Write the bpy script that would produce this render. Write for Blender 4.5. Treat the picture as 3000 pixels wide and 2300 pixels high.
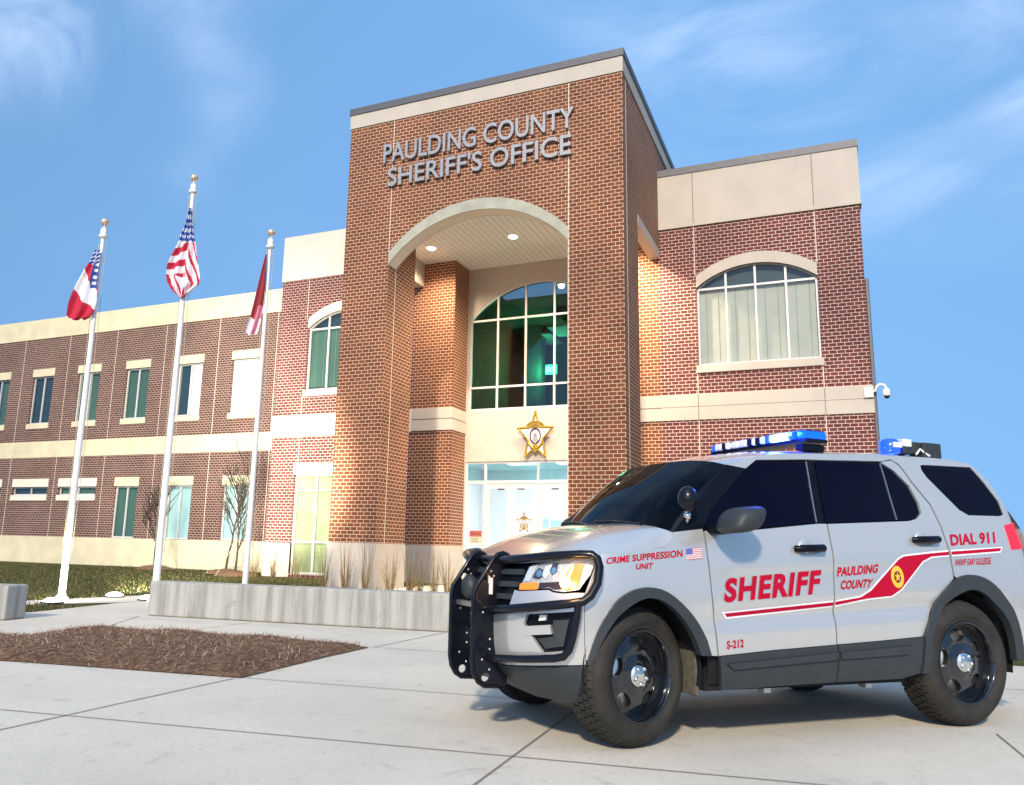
import bpy, bmesh, math, random, bisect
from mathutils import Vector, Matrix
from mathutils.geometry import tessellate_polygon
random.seed(7)
for o in list(bpy.data.objects): bpy.data.objects.remove(o, do_unlink=True)
SC = bpy.context.scene
COL = SC.collection
R = math.radians

# ------------------------------------------------------------------ camera
CAMF, CAMX, CAMY = 2394.77, 1366.56, 1149.39
YAW, PIT, ROLL = .427458, .1898887, .02590679
fw = Vector((-math.sin(YAW)*math.cos(PIT), math.cos(YAW)*math.cos(PIT), math.sin(PIT)))
rt = Vector((math.cos(YAW), math.sin(YAW), 0)); up = rt.cross(fw)
rt, up = math.cos(ROLL)*rt+math.sin(ROLL)*up, -math.sin(ROLL)*rt+math.cos(ROLL)*up
cd = bpy.data.cameras.new('camera'); cam = bpy.data.objects.new('camera', cd); COL.objects.link(cam)
m3 = Matrix((rt, up, -fw)).transposed()
cam.matrix_world = Matrix.Translation((0, 0, 1.1)) @ m3.to_4x4()
cd.sensor_fit = 'HORIZONTAL'; cd.sensor_width = 36; cd.lens = CAMF/3000*36
cd.shift_x = (1500-CAMX)/3000; cd.shift_y = (CAMY-1150)/3000
cd.clip_start = .05; cd.clip_end = 3000
SC.camera = cam

# ------------------------------------------------------------------ light
SUN_DIR = Vector((.16, -.88, .54)).normalized()
SUN_EL = math.asin(SUN_DIR.z); SUN_ROT = math.atan2(SUN_DIR.x, SUN_DIR.y)
w = bpy.data.worlds.new('World'); SC.world = w; w.use_nodes = True
nt = w.node_tree; N = nt.nodes; L = nt.links
bg = N['Background']
sky = N.new('ShaderNodeTexSky'); sky.sky_type = 'NISHITA'; sky.sun_disc = False
sky.sun_elevation = SUN_EL; sky.sun_rotation = SUN_ROT; sky.air_density = 1.0; sky.dust_density = .3; sky.ozone_density = 1.2
tc = N.new('ShaderNodeTexCoord')
def cloud_noise(scl, rot, loc, scale, det, rough, dist):
    mp = N.new('ShaderNodeMapping'); mp.inputs['Scale'].default_value = scl; mp.inputs['Rotation'].default_value = rot; mp.inputs['Location'].default_value = loc
    q = N.new('ShaderNodeTexNoise'); q.inputs['Scale'].default_value = scale; q.inputs['Detail'].default_value = det; q.inputs['Roughness'].default_value = rough; q.inputs['Distortion'].default_value = dist
    L.new(tc.outputs['Generated'], mp.inputs['Vector']); L.new(mp.outputs['Vector'], q.inputs['Vector']); return q
def ramp(src, p0, p1, v1=1.):
    q = N.new('ShaderNodeMapRange'); q.interpolation_type = 'SMOOTHSTEP'; q.inputs['From Min'].default_value = p0; q.inputs['From Max'].default_value = p1; q.inputs['To Max'].default_value = v1; L.new(src, q.inputs['Value']); return q.outputs['Result']
def mth(op, a_, b_):
    q = N.new('ShaderNodeMath'); q.operation = op; L.new(a_, q.inputs[0]); L.new(b_, q.inputs[1]); return q.outputs[0]
big = ramp(cloud_noise((1, 1, 1.6), (0, 0, 0), (.35, .2, .9), 2.1, 2, .5, .3).outputs['Fac'], .44, .66)
fine = ramp(cloud_noise((1.2, 3.2, 2.6), (.5, .3, .6), (.1, .7, .2), 2.6, 9, .58, 1.0).outputs['Fac'], .28, .82, .40)
sz = N.new('ShaderNodeSeparateXYZ'); L.new(tc.outputs['Generated'], sz.inputs[0])
cl = mth('MULTIPLY', mth('MULTIPLY', big, fine), ramp(sz.outputs['Z'], .26, .50))
mx = N.new('ShaderNodeMixRGB'); mx.inputs[2].default_value = (10.5, 12, 14, 1)
L.new(cl, mx.inputs[0])
sv = N.new('ShaderNodeMapping'); sv.inputs['Scale'].default_value = (1, 1, .12); sv.inputs['Location'].default_value = (0, 0, .30)
L.new(tc.outputs['Generated'], sv.inputs['Vector']); L.new(sv.outputs['Vector'], sky.inputs['Vector'])
hs = N.new('ShaderNodeHueSaturation'); hs.inputs['Saturation'].default_value = 1.22; hs.inputs['Value'].default_value = 1.27
L.new(sky.outputs['Color'], hs.inputs['Color']); L.new(hs.outputs['Color'], mx.inputs[1]); L.new(mx.outputs['Color'], bg.inputs['Color'])
bg.inputs['Strength'].default_value = .10
sd = bpy.data.lights.new('sun', 'SUN'); sd.energy = 2.8; sd.angle = R(4); sd.color = (1, .86, .68)
sun = bpy.data.objects.new('sun', sd); COL.objects.link(sun)
sun.rotation_euler = (-SUN_DIR).to_track_quat('-Z', 'Y').to_euler(); sun.location = SUN_DIR*60
SC.view_settings.view_transform = 'Standard'; SC.view_settings.look = 'None'
SC.view_settings.exposure = .50; SC.view_settings.gamma = 1
SC.render.resolution_x = 1024; SC.render.resolution_y = 785

# ------------------------------------------------------------------ materials
MT = {}
def mat(name, col, rough=.6, metal=0., coat=0., spec=.5, emit=None, es=1., noise=0., nscale=6., bump=0., bscale=40., alpha=None):
    m = bpy.data.materials.new(name); m.use_nodes = True
    t = m.node_tree; b = t.nodes['Principled BSDF']
    b.inputs['Base Color'].default_value = (*col, 1); b.inputs['Roughness'].default_value = rough
    b.inputs['Metallic'].default_value = metal; b.inputs['Coat Weight'].default_value = coat
    b.inputs['Coat Roughness'].default_value = .04
    b.inputs['Specular IOR Level'].default_value = spec
    if emit: b.inputs['Emission Color'].default_value = (*emit, 1); b.inputs['Emission Strength'].default_value = es
    c = t.nodes.new('ShaderNodeTexCoord')
    if noise:
        n = t.nodes.new('ShaderNodeTexNoise'); n.inputs['Scale'].default_value = nscale; n.inputs['Detail'].default_value = 8
        r = t.nodes.new('ShaderNodeMapRange'); r.inputs['To Min'].default_value = 1-noise; r.inputs['To Max'].default_value = 1+noise
        r.inputs['From Min'].default_value = .3; r.inputs['From Max'].default_value = .7
        mm = t.nodes.new('ShaderNodeMixRGB'); mm.blend_type = 'MULTIPLY'; mm.inputs[0].default_value = 1; mm.inputs[1].default_value = (*col, 1)
        t.links.new(c.outputs['Object'], n.inputs['Vector']); t.links.new(n.outputs['Fac'], r.inputs['Value'])
        t.links.new(r.outputs['Result'], mm.inputs[2]); t.links.new(mm.outputs['Color'], b.inputs['Base Color'])
    if bump:
        n = t.nodes.new('ShaderNodeTexNoise'); n.inputs['Scale'].default_value = bscale; n.inputs['Detail'].default_value = 6
        bp = t.nodes.new('ShaderNodeBump'); bp.inputs['Strength'].default_value = bump; bp.inputs['Distance'].default_value = .02
        t.links.new(c.outputs['Object'], n.inputs['Vector']); t.links.new(n.outputs['Fac'], bp.inputs['Height']); t.links.new(bp.outputs['Normal'], b.inputs['Normal'])
    MT[name] = m; return m

def brick_mat(name, c1, c2, mortar, dark):
    m = mat(name, c1, .85); t = m.node_tree; nd = t.nodes; lk = t.links; b = nd['Principled BSDF']
    c = nd.new('ShaderNodeTexCoord'); s = nd.new('ShaderNodeSeparateXYZ'); lk.new(c.outputs['Object'], s.inputs[0])
    g = nd.new('ShaderNodeNewGeometry'); sn = nd.new('ShaderNodeSeparateXYZ'); lk.new(g.outputs['Normal'], sn.inputs[0])
    ab = nd.new('ShaderNodeMath'); ab.operation = 'ABSOLUTE'; lk.new(sn.outputs['X'], ab.inputs[0])
    gt = nd.new('ShaderNodeMath'); gt.operation = 'GREATER_THAN'; gt.inputs[1].default_value = .6; lk.new(ab.outputs[0], gt.inputs[0])
    mixv = nd.new('ShaderNodeMix'); mixv.data_type = 'FLOAT'
    lk.new(gt.outputs[0], mixv.inputs[0]); lk.new(s.outputs['X'], mixv.inputs[2]); lk.new(s.outputs['Y'], mixv.inputs[3])
    cb = nd.new('ShaderNodeCombineXYZ'); lk.new(mixv.outputs[0], cb.inputs['X']); lk.new(s.outputs['Z'], cb.inputs['Y'])
    br = nd.new('ShaderNodeTexBrick'); lk.new(cb.outputs[0], br.inputs['Vector'])
    br.inputs['Scale'].default_value = 1; br.inputs['Brick Width'].default_value = .204; br.inputs['Row Height'].default_value = .102
    br.inputs['Mortar Size'].default_value = .0076; br.inputs['Mortar Smooth'].default_value = .15; br.inputs['Bias'].default_value = -.1
    br.inputs['Color1'].default_value = (*c1, 1); br.inputs['Color2'].default_value = (*c2, 1); br.inputs['Mortar'].default_value = (*mortar, 1)
    n = nd.new('ShaderNodeTexNoise'); n.inputs['Scale'].default_value = .55; n.inputs['Detail'].default_value = 5; lk.new(c.outputs['Object'], n.inputs['Vector'])
    r = nd.new('ShaderNodeMapRange'); r.inputs['From Min'].default_value = .3; r.inputs['From Max'].default_value = .7; r.inputs['To Min'].default_value = dark; r.inputs['To Max'].default_value = 1.12
    lk.new(n.outputs['Fac'], r.inputs['Value'])
    n2 = nd.new('ShaderNodeTexNoise'); n2.inputs['Scale'].default_value = 45; n2.inputs['Detail'].default_value = 3; lk.new(c.outputs['Object'], n2.inputs['Vector'])
    r2 = nd.new('ShaderNodeMapRange'); r2.inputs['To Min'].default_value = .75; r2.inputs['To Max'].default_value = 1.25; lk.new(n2.outputs['Fac'], r2.inputs['Value'])
    mu = nd.new('ShaderNodeMath'); mu.operation = 'MULTIPLY'; lk.new(r.outputs[0], mu.inputs[0]); lk.new(r2.outputs[0], mu.inputs[1])
    mm = nd.new('ShaderNodeMixRGB'); mm.blend_type = 'MULTIPLY'; mm.inputs[0].default_value = 1
    lk.new(br.outputs['Color'], mm.inputs[1]); lk.new(mu.outputs[0], mm.inputs[2]); lk.new(mm.outputs['Color'], b.inputs['Base Color'])
    bp = nd.new('ShaderNodeBump'); bp.inputs['Strength'].default_value = .5; bp.inputs['Distance'].default_value = .008; bp.invert = True
    lk.new(br.outputs['Fac'], bp.inputs['Height']); lk.new(bp.outputs['Normal'], b.inputs['Normal'])
    return m
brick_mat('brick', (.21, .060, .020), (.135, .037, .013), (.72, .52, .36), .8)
brick_mat('brick_wine_cast', (.150, .034, .026), (.092, .022, .019), (.74, .56, .50), .8)  # same brick as the tower; colour cast of the wing lighting painted in
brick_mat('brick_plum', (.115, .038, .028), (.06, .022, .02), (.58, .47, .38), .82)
mat('precast', (.53, .47, .40), .8, noise=.06, nscale=1.3, bump=.15, bscale=30)
mat('precast_bright', (.74, .66, .55), .8, noise=.04, nscale=1.1, bump=.12, bscale=30)  # paler copy of precast; floodlight on the left side put into the colour
mat('precast_yellow_wash', (.62, .56, .38), .8, noise=.1, nscale=1.6, bump=.15, bscale=30)  # precast again, with the yellow-white uplight wash of the left wing painted in
mat('stucco', (.50, .45, .39), .85, noise=.03, nscale=3, bump=.2, bscale=90)
mat('arch_stone', (.42, .41, .33), .85, noise=.15, nscale=2.5, bump=.2, bscale=40)
mat('coping_metal', (.11, .11, .12), .5, metal=.2, noise=.1, nscale=8)
mat('joint', (.72, .62, .50), .9)
mat('joint_dark', (.26, .22, .18), .9)
mat('frame_white', (.62, .61, .60), .4, metal=.1)
mat('dark_gasket', (.02, .022, .025), .5)
mat('letter_metal', (.35, .35, .36), .42, metal=.3, noise=.12, nscale=9)
mat('blind_green', (.50, .50, .45), .8, noise=.05, nscale=3)
mat('blind_teal', (.05, .115, .085), .8, noise=.15, nscale=.5)
mat('blind_dark', (.012, .035, .05), .6)
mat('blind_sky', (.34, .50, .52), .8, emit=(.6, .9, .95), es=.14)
mat('blind_lit', (.6, .64, .64), .9, emit=(.95, 1, 1), es=.42)
mat('blind_reflection', (.34, .38, .22), .9, noise=.22, nscale=1.5)  # tree reflection in the bay glass painted as a mottled green blind
mat('lobby_wall', (.82, .84, .86), .9)
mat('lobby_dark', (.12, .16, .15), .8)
mat('ceiling_panel', (.70, .69, .66), .7)
mat('lamp_emit', (1, 1, 1), .5, emit=(1, .96, .9), es=14)
mat('lamp_cool', (1, 1, 1), .5, emit=(.86, .92, 1), es=3.5)
mat('panel_emit', (1, 1, 1), .5, emit=(.94, .97, 1), es=11)
mat('exit_green', (.1, .9, .4), .5, emit=(.12, 1, .45), es=2.0)
mat('exit_white', (.9, .9, .9), .5, emit=(.7, 1, .85), es=2)
mat('gold', (.34, .21, .012), .4, metal=.3)
mat('gold_dark', (.13, .08, .03), .5, metal=.3)
mat('white_paint', (.80, .80, .80), .5)
mat('seal_dark', (.06, .015, .02), .5)
mat('pole_metal', (.90, .89, .88), .45, metal=.0, noise=.05, nscale=5)
mat('gold_ball', (.80, .62, .42), .3, metal=.5)
mat('flag_red', (.52, .015, .05), .8); mat('flag_white', (.80, .78, .80), .8); mat('flag_blue', (.03, .08, .33), .8)
mat('flag_maroon', (.30, .03, .04), .8); mat('flag_pink', (.70, .20, .28), .8)
mat('bark', (.045, .032, .026), .9, noise=.3, nscale=30)
mat('straw_blade', (.26, .19, .08), .9); mat('straw_dark', (.20, .13, .06), .9)
mat('mulch_strip', (.36, .21, .13), .95); mat('mulch_strip_pale', (.52, .39, .27), .95); mat('mulch_strip_dark', (.12, .066, .04), .95)
mat('rope', (.5, .45, .3), .9)
mat('sign_red', (.40, .09, .06), .6); mat('sign_pale', (.52, .50, .36), .6); mat('sign_ink', (.08, .07, .05), .7)
# car
mat('car_silver', (.60, .60, .585), .22, metal=.5, coat=1.0)
mat('car_black', (.004, .005, .010), .3, spec=.15)
mat('car_trim', (.028, .034, .038), .55, noise=.12, nscale=20)
mat('car_shell', (.004, .004, .006), .8)
mat('car_glass', (.002, .002, .010), .06, spec=.10)
mat('bar_black', (.004, .005, .010), .28, coat=.25, spec=.25)
mat('chrome', (.78, .78, .76), .12, metal=1)
mat('chrome_dull', (.55, .54, .5), .3, metal=.9)
mat('tyre', (.030, .028, .025), .8, noise=.3, nscale=9, bump=.2, bscale=60, spec=.3)
mat('rim_black', (.006, .007, .010), .15, coat=.9)
mat('decal_red', (.44, .004, .03), .6, spec=.1); mat('decal_deep', (.16, .0, .02), .5); mat('decal_white', (.82, .80, .82), .4); mat('decal_blue', (.10, .13, .40), .4); mat('decal_gold', (.85, .50, .04), .4)
mat('lens_clear', (.62, .60, .60), .35, metal=.4, coat=.3, bump=.5, bscale=30)
mat('lens_amber', (.75, .18, .0), .25, emit=(1, .20, .0), es=.75, coat=.2)
mat('lens_glow', (1, .8, .5), .2, emit=(1, .60, .20), es=5)
mat('lamp_hatch', (.035, .012, .010), .4); mat('lamp_silver', (.80, .79, .80), .35, metal=.3); mat('lamp_dark', (.09, .08, .12), .2, metal=.6, coat=.5)
mat('lens_blue', (.0, .03, .6), .1, emit=(.006, .05, 1), es=1.9, coat=1)
mat('lens_blue_lit', (.2, .6, 1), .1, emit=(.42, .75, 1), es=2.2)
mat('lens_cyan', (.005, .05, .6), .15, emit=(.0, .10, 1), es=1.1)
mat('lens_white', (.82, .80, .74), .2, coat=1)
mat('lens_red', (.6, .01, .03), .15, emit=(1, .01, .03), es=.35, coat=.4)
mat('mud', (.10, .09, .065), .95, noise=.3, nscale=20)

def glass_mat(name, tint, gloss, rough=.02, ior=1.5):
    m = bpy.data.materials.new(name); m.use_nodes = True; t = m.node_tree; t.nodes.clear()
    o = t.nodes.new('ShaderNodeOutputMaterial'); tr = t.nodes.new('ShaderNodeBsdfTransparent'); tr.inputs[0].default_value = (*tint, 1)
    gl = t.nodes.new('ShaderNodeBsdfGlossy'); gl.inputs['Roughness'].default_value = rough; gl.inputs['Color'].default_value = (.9, .95, 1, 1)
    fr = t.nodes.new('ShaderNodeFresnel'); fr.inputs[0].default_value = ior
    ad = t.nodes.new('ShaderNodeMath'); ad.operation = 'ADD'; ad.inputs[1].default_value = gloss; ad.use_clamp = True
    mi = t.nodes.new('ShaderNodeMixShader'); t.links.new(fr.outputs[0], ad.inputs[0]); ge = t.nodes.new('ShaderNodeNewGeometry'); bk = t.nodes.new('ShaderNodeMath'); bk.operation = 'SUBTRACT'; bk.inputs[0].default_value = 1; t.links.new(ge.outputs['Backfacing'], bk.inputs[1]); mk = t.nodes.new('ShaderNodeMath'); mk.operation = 'MULTIPLY'; t.links.new(ad.outputs[0], mk.inputs[0]); t.links.new(bk.outputs[0], mk.inputs[1]); t.links.new(mk.outputs[0], mi.inputs[0])
    t.links.new(tr.outputs[0], mi.inputs[1]); t.links.new(gl.outputs[0], mi.inputs[2]); t.links.new(mi.outputs[0], o.inputs[0])
    MT[name] = m; return m
glass_mat('glass_clear', (.92, .96, .96), .0)
glass_mat('glass_tint', (.52, .60, .60), .015)
glass_mat('glass_teal', (.58, .78, .78), .02)
glass_mat('glass_pane', (.93, .95, .93), .01)
glass_mat('car_windscreen', (.22, .27, .27), .0, ior=1.22)

def concrete_mat(name, base, stain, streak=False, seed=0., joints=None):
    m = mat(name, base, .85); t = m.node_tree; nd = t.nodes; lk = t.links; b = nd['Principled BSDF']
    c = nd.new('ShaderNodeTexCoord'); mpn = nd.new('ShaderNodeMapping'); lk.new(c.outputs['Object'], mpn.inputs[0]); mpn.inputs['Location'].default_value = (seed, seed, 0)
    if streak: mpn.inputs['Scale'].default_value = (7, 7, .5)
    n = nd.new('ShaderNodeTexNoise'); n.inputs['Scale'].default_value = 1.3 if streak else .45; n.inputs['Detail'].default_value = 9; n.inputs['Roughness'].default_value = .62; lk.new(mpn.outputs[0], n.inputs['Vector'])
    rp = nd.new('ShaderNodeValToRGB'); rp.color_ramp.elements[0].position = .34; rp.color_ramp.elements[1].position = .58
    rp.color_ramp.elements[0].color = (*stain, 1); rp.color_ramp.elements[1].color = (*base, 1); lk.new(n.outputs['Fac'], rp.inputs['Fac'])
    n2 = nd.new('ShaderNodeTexNoise'); n2.inputs['Scale'].default_value = 55; n2.inputs['Detail'].default_value = 4; lk.new(c.outputs['Object'], n2.inputs['Vector'])
    r2 = nd.new('ShaderNodeMapRange'); r2.inputs['To Min'].default_value = .86; r2.inputs['To Max'].default_value = 1.12; lk.new(n2.outputs['Fac'], r2.inputs['Value'])
    mm = nd.new('ShaderNodeMixRGB'); mm.blend_type = 'MULTIPLY'; mm.inputs[0].default_value = 1; lk.new(rp.outputs['Color'], mm.inputs[1]); lk.new(r2.outputs[0], mm.inputs[2])
    lk.new(mm.outputs['Color'], b.inputs['Base Color'])
    bp = nd.new('ShaderNodeBump'); bp.inputs['Strength'].default_value = .25; bp.inputs['Distance'].default_value = .01; lk.new(n2.outputs['Fac'], bp.inputs['Height']); lk.new(bp.outputs['Normal'], b.inputs['Normal'])
    return m
concrete_mat('pavement', (.66, .61, .51), (.56, .52, .44), seed=2)
concrete_mat('wall_concrete', (.42, .41, .37), (.25, .245, .225), streak=True, seed=5)
def speckle(name, col, scale, lo, hi):
    m = MT[name]; t = m.node_tree; nd = t.nodes; lk = t.links; b = nd['Principled BSDF']; src = b.inputs['Base Color'].links[0].from_socket
    c = nd.new('ShaderNodeTexCoord'); n = nd.new('ShaderNodeTexNoise'); n.inputs['Scale'].default_value = scale; n.inputs['Detail'].default_value = 5; n.inputs['Roughness'].default_value = .7; n.inputs['Distortion'].default_value = .6
    lk.new(c.outputs['Object'], n.inputs['Vector']); r = nd.new('ShaderNodeMapRange'); r.inputs['From Min'].default_value = lo; r.inputs['From Max'].default_value = hi; lk.new(n.outputs['Fac'], r.inputs['Value'])
    mm = nd.new('ShaderNodeMixRGB'); mm.inputs[2].default_value = (*col, 1); lk.new(r.outputs[0], mm.inputs[0]); lk.new(src, mm.inputs[1]); lk.new(mm.outputs[0], b.inputs['Base Color'])
speckle('pavement', (.40, .37, .30), 3.2, .58, .78); speckle('pavement', (.66, .62, .52), .9, .55, .75); speckle('pavement', (.20, .18, .14), 9, .70, .76); speckle('pavement', (.45, .42, .35), 24, .55, .75)
speckle('wall_concrete', (.26, .25, .22), 2.2, .60, .74)
def ground_mat(name, cols, scale, bump=1.0):
    m = mat(name, cols[0], .95, spec=.1); t = m.node_tree; nd = t.nodes; lk = t.links; b = nd['Principled BSDF']
    c = nd.new('ShaderNodeTexCoord'); n = nd.new('ShaderNodeTexNoise'); n.inputs['Scale'].default_value = scale; n.inputs['Detail'].default_value = 12; n.inputs['Roughness'].default_value = .75; lk.new(c.outputs['Object'], n.inputs['Vector'])
    rp = nd.new('ShaderNodeValToRGB'); rp.color_ramp.elements[0].position = .36; rp.color_ramp.elements[1].position = .66
    rp.color_ramp.elements[0].color = (*cols[0], 1); rp.color_ramp.elements[1].color = (*cols[2], 1)
    e = rp.color_ramp.elements.new(.5); e.color = (*cols[1], 1); lk.new(n.outputs['Fac'], rp.inputs['Fac']); lk.new(rp.outputs['Color'], b.inputs['Base Color'])
    bp = nd.new('ShaderNodeBump'); bp.inputs['Strength'].default_value = bump; bp.inputs['Distance'].default_value = .05; lk.new(n.outputs['Fac'], bp.inputs['Height']); lk.new(bp.outputs['Normal'], b.inputs['Normal'])
ground_mat('lawn', ((.045, .055, .016), (.085, .088, .025), (.15, .12, .045)), 3.5)
ground_mat('mulch', ((.10, .056, .036), (.22, .13, .08), (.36, .24, .16)), 14)
def plank_mat():
    m = MT['ceiling_panel']; t = m.node_tree; nd = t.nodes; lk = t.links; b = nd['Principled BSDF']
    c = nd.new('ShaderNodeTexCoord'); s = nd.new('ShaderNodeSeparateXYZ'); lk.new(c.outputs['Object'], s.inputs[0])
    d = nd.new('ShaderNodeMath'); d.operation = 'DIVIDE'; d.inputs[1].default_value = .203; lk.new(s.outputs['X'], d.inputs[0])
    f = nd.new('ShaderNodeMath'); f.operation = 'FRACT'; lk.new(d.outputs[0], f.inputs[0])
    g = nd.new('ShaderNodeMath'); g.operation = 'LESS_THAN'; g.inputs[1].default_value = .1; lk.new(f.outputs[0], g.inputs[0])
    mm = nd.new('ShaderNodeMixRGB'); mm.inputs[1].default_value = (.78, .77, .75, 1); mm.inputs[2].default_value = (.40, .40, .39, 1)
    lk.new(g.outputs[0], mm.inputs[0]); lk.new(mm.outputs[0], b.inputs['Base Color'])
plank_mat()

# ------------------------------------------------------------------ mesh helpers
class MB:
    def __init__(s): s.v = []; s.f = []; s.m = []; s.sm = []
    def add(s, vs, fs, mi=0, smooth=False):
        o = len(s.v); s.v += [tuple(v) for v in vs]
        for f in fs: s.f.append(tuple(i+o for i in f)); s.m.append(mi); s.sm.append(smooth)
        return s
    def box(s, x0, x1, y0, y1, z0, z1, mi=0, M=None):
        x0, x1 = min(x0, x1), max(x0, x1); y0, y1 = min(y0, y1), max(y0, y1); z0, z1 = min(z0, z1), max(z0, z1)
        v = [(x0, y0, z0), (x1, y0, z0), (x1, y1, z0), (x0, y1, z0), (x0, y0, z1), (x1, y0, z1), (x1, y1, z1), (x0, y1, z1)]
        if M: v = [tuple(M @ Vector(p)) for p in v]
        return s.add(v, [(0, 3, 2, 1), (4, 5, 6, 7), (0, 1, 5, 4), (1, 2, 6, 5), (2, 3, 7, 6), (3, 0, 4, 7)], mi)
    def tube(s, pts, r, n=8, mi=0, cap=True, smooth=True):
        pts = [Vector(p) for p in pts]; rings = []; prev = None
        for i, p in enumerate(pts):
            d = (pts[min(i+1, len(pts)-1)]-pts[max(i-1, 0)]).normalized()
            if prev is None:
                a = d.orthogonal().normalized()
            else:
                a = (prev - d*prev.dot(d)); a = a.normalized() if a.length > 1e-6 else d.orthogonal().normalized()
            prev = a; b = d.cross(a); rr = r[i] if isinstance(r, (list, tuple)) else r
            rings.append([p+(a*math.cos(2*math.pi*k/n)+b*math.sin(2*math.pi*k/n))*rr for k in range(n)])
        v = [q for ring in rings for q in ring]; f = []
        for i in range(len(pts)-1):
            for k in range(n): f.append((i*n+k, i*n+(k+1) % n, (i+1)*n+(k+1) % n, (i+1)*n+k))
        s.add(v, f, mi, smooth)
        if cap:
            s.add(rings[0], [tuple(range(n))[::-1]], mi); s.add(rings[-1], [tuple(range(n))], mi)
        return s
    def lathe(s, prof, n=24, c=(0, 0, 0), axis='z', mi=0, M=None, smooth=True):
        v = []; f = []
        for (r, h) in prof:
            for k in range(n):
                a = 2*math.pi*k/n
                p = Vector((r*math.cos(a), r*math.sin(a), h))
                if axis == 'y': p = Vector((p.x, p.z, p.y))
                if M: p = M @ p
                v.append(p+Vector(c))
        for i in range(len(prof)-1):
            for k in range(n): f.append((i*n+k, i*n+(k+1) % n, (i+1)*n+(k+1) % n, (i+1)*n+k))
        return s.add(v, f, mi, smooth)
    def prism(s, poly, y0, y1, holes=(), mi=0, M=None, front_only=False):
        """poly, holes in (x,z); extruded from y0 (front) to y1"""
        loops = [list(poly)]+[list(h) for h in holes]
        flat = [p for l in loops for p in l]
        tris = tessellate_polygon([[Vector((p[0], p[1], 0)) for p in l] for l in loops])
        T = []
        for t in tris:
            a, b, c = (flat[i] for i in t)
            T.append(t if (b[0]-a[0])*(c[1]-a[1])-(b[1]-a[1])*(c[0]-a[0]) > 0 else t[::-1])
        f3 = lambda y: [Vector((p[0], y, p[1])) for p in flat]
        v = f3(y0); vb = f3(y1)
        if M: v = [M @ p for p in v]; vb = [M @ p for p in vb]
        s.add(v, T, mi)
        if front_only: return s
        s.add(vb, [t[::-1] for t in T], mi)
        o = 0
        for l in loops:
            n = len(l)
            area = sum(l[i][0]*l[(i+1) % n][1]-l[(i+1) % n][0]*l[i][1] for i in range(n))
            for i in range(n):
                j = (i+1) % n
                q = [v[o+i], v[o+j], vb[o+j], vb[o+i]]
                fl = (area > 0) == (l is loops[0])
                s.add(q, [(0, 3, 2, 1)] if fl else [(0, 1, 2, 3)], mi)
            o += n
        return s
    def sphere(s, c, r, n=16, m=10, mi=0, sc=(1, 1, 1)):
        c = Vector(c); v = []; f = []
        for i in range(m+1):
            a = math.pi*i/m
            for k in range(n):
                b = 2*math.pi*k/n
                v.append(c+Vector((math.sin(a)*math.cos(b)*sc[0], math.sin(a)*math.sin(b)*sc[1], -math.cos(a)*sc[2]))*r)
        for i in range(m):
            for k in range(n): f.append((i*n+k, i*n+(k+1) % n, (i+1)*n+(k+1) % n, (i+1)*n+k))
        return s.add(v, f, mi, True)
    def build(s, name, mats, parent=None, loc=None, bevel=0, **tags):
        me = bpy.data.meshes.new(name); me.from_pydata(s.v, [], s.f)
        for mm in ([mats] if isinstance(mats, str) else mats): me.materials.append(MT[mm])
        me.polygons.foreach_set('material_index', s.m); me.polygons.foreach_set('use_smooth', s.sm)
        me.update()
        o = bpy.data.objects.new(name, me); COL.objects.link(o)
        if parent:
            o.parent = parent; o.matrix_parent_inverse = Matrix.Identity(4)
            if parent.get('_world'):            # children written in world coordinates
                o.matrix_parent_inverse = Matrix.Translation(-Vector(parent['_world']))
        if loc is not None: o.location = loc
        if bevel:
            b = o.modifiers.new('bevel', 'BEVEL'); b.width = bevel; b.segments = 2; b.limit_method = 'ANGLE'; b.angle_limit = R(40)
        for k, t in tags.items(): o[k] = t
        return o
def parts(name, m, parent, boxes):
    for b in boxes:
        q = MB(); q.box(*b); q.build(name, m, parent)
def thing(name, label, cat, loc, rot=0, group=None, world=False):
    o = bpy.data.objects.new(name, None); COL.objects.link(o); o.location = loc; o.rotation_euler = (0, 0, rot)
    o.empty_display_size = .2; o['label'] = label; o['category'] = cat
    if group: o['group'] = group
    if world: o['_world'] = tuple(loc)
    return o
def arc(xc, half, spring, rise, n=28):
    rad = (half*half+rise*rise)/(2*rise); zc = spring+rise-rad; a0 = math.asin(half/rad)
    return [(xc+rad*math.sin(-a0+2*a0*i/n), zc+rad*math.cos(-a0+2*a0*i/n)) for i in range(n+1)]
def text_tris(body, bold=.0, space=1.0):
    cu = bpy.data.curves.new('txt', 'FONT'); cu.body = body; cu.offset = bold; cu.space_character = space; cu.resolution_u = 4; cu.fill_mode = 'FRONT'
    o = bpy.data.objects.new('txt', cu); COL.objects.link(o)
    dg = bpy.context.evaluated_depsgraph_get(); me = o.evaluated_get(dg).to_mesh()
    v = [(p.co.x, p.co.y) for p in me.vertices]; f = [tuple(p.vertices) for p in me.polygons]
    o.evaluated_get(dg).to_mesh_clear(); bpy.data.objects.remove(o, do_unlink=True); bpy.data.curves.remove(cu)
    x0 = min(p[0] for p in v); x1 = max(p[0] for p in v); y0 = min(p[1] for p in v); y1 = max(p[1] for p in v)
    return [((p[0]-x0)/(x1-x0), (p[1]-y0)/(y1-y0)) for p in v], f
def extrude_flat(mb, v3, faces, back, mi=0):
    """v3: front verts; back: Vector offset; adds front faces and the side skirt"""
    mb.add(v3, faces, mi)
    ec = {}
    for f in faces:
        for i in range(len(f)):
            e = (f[i], f[(i+1) % len(f)]); ec[e] = ec.get(e, 0)+1
    for (a, b) in ec:
        if (b, a) not in ec:
            A, B = Vector(v3[a]), Vector(v3[b]); mb.add([A, B, B+back, A+back], [(0, 3, 2, 1)], mi)

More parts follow.
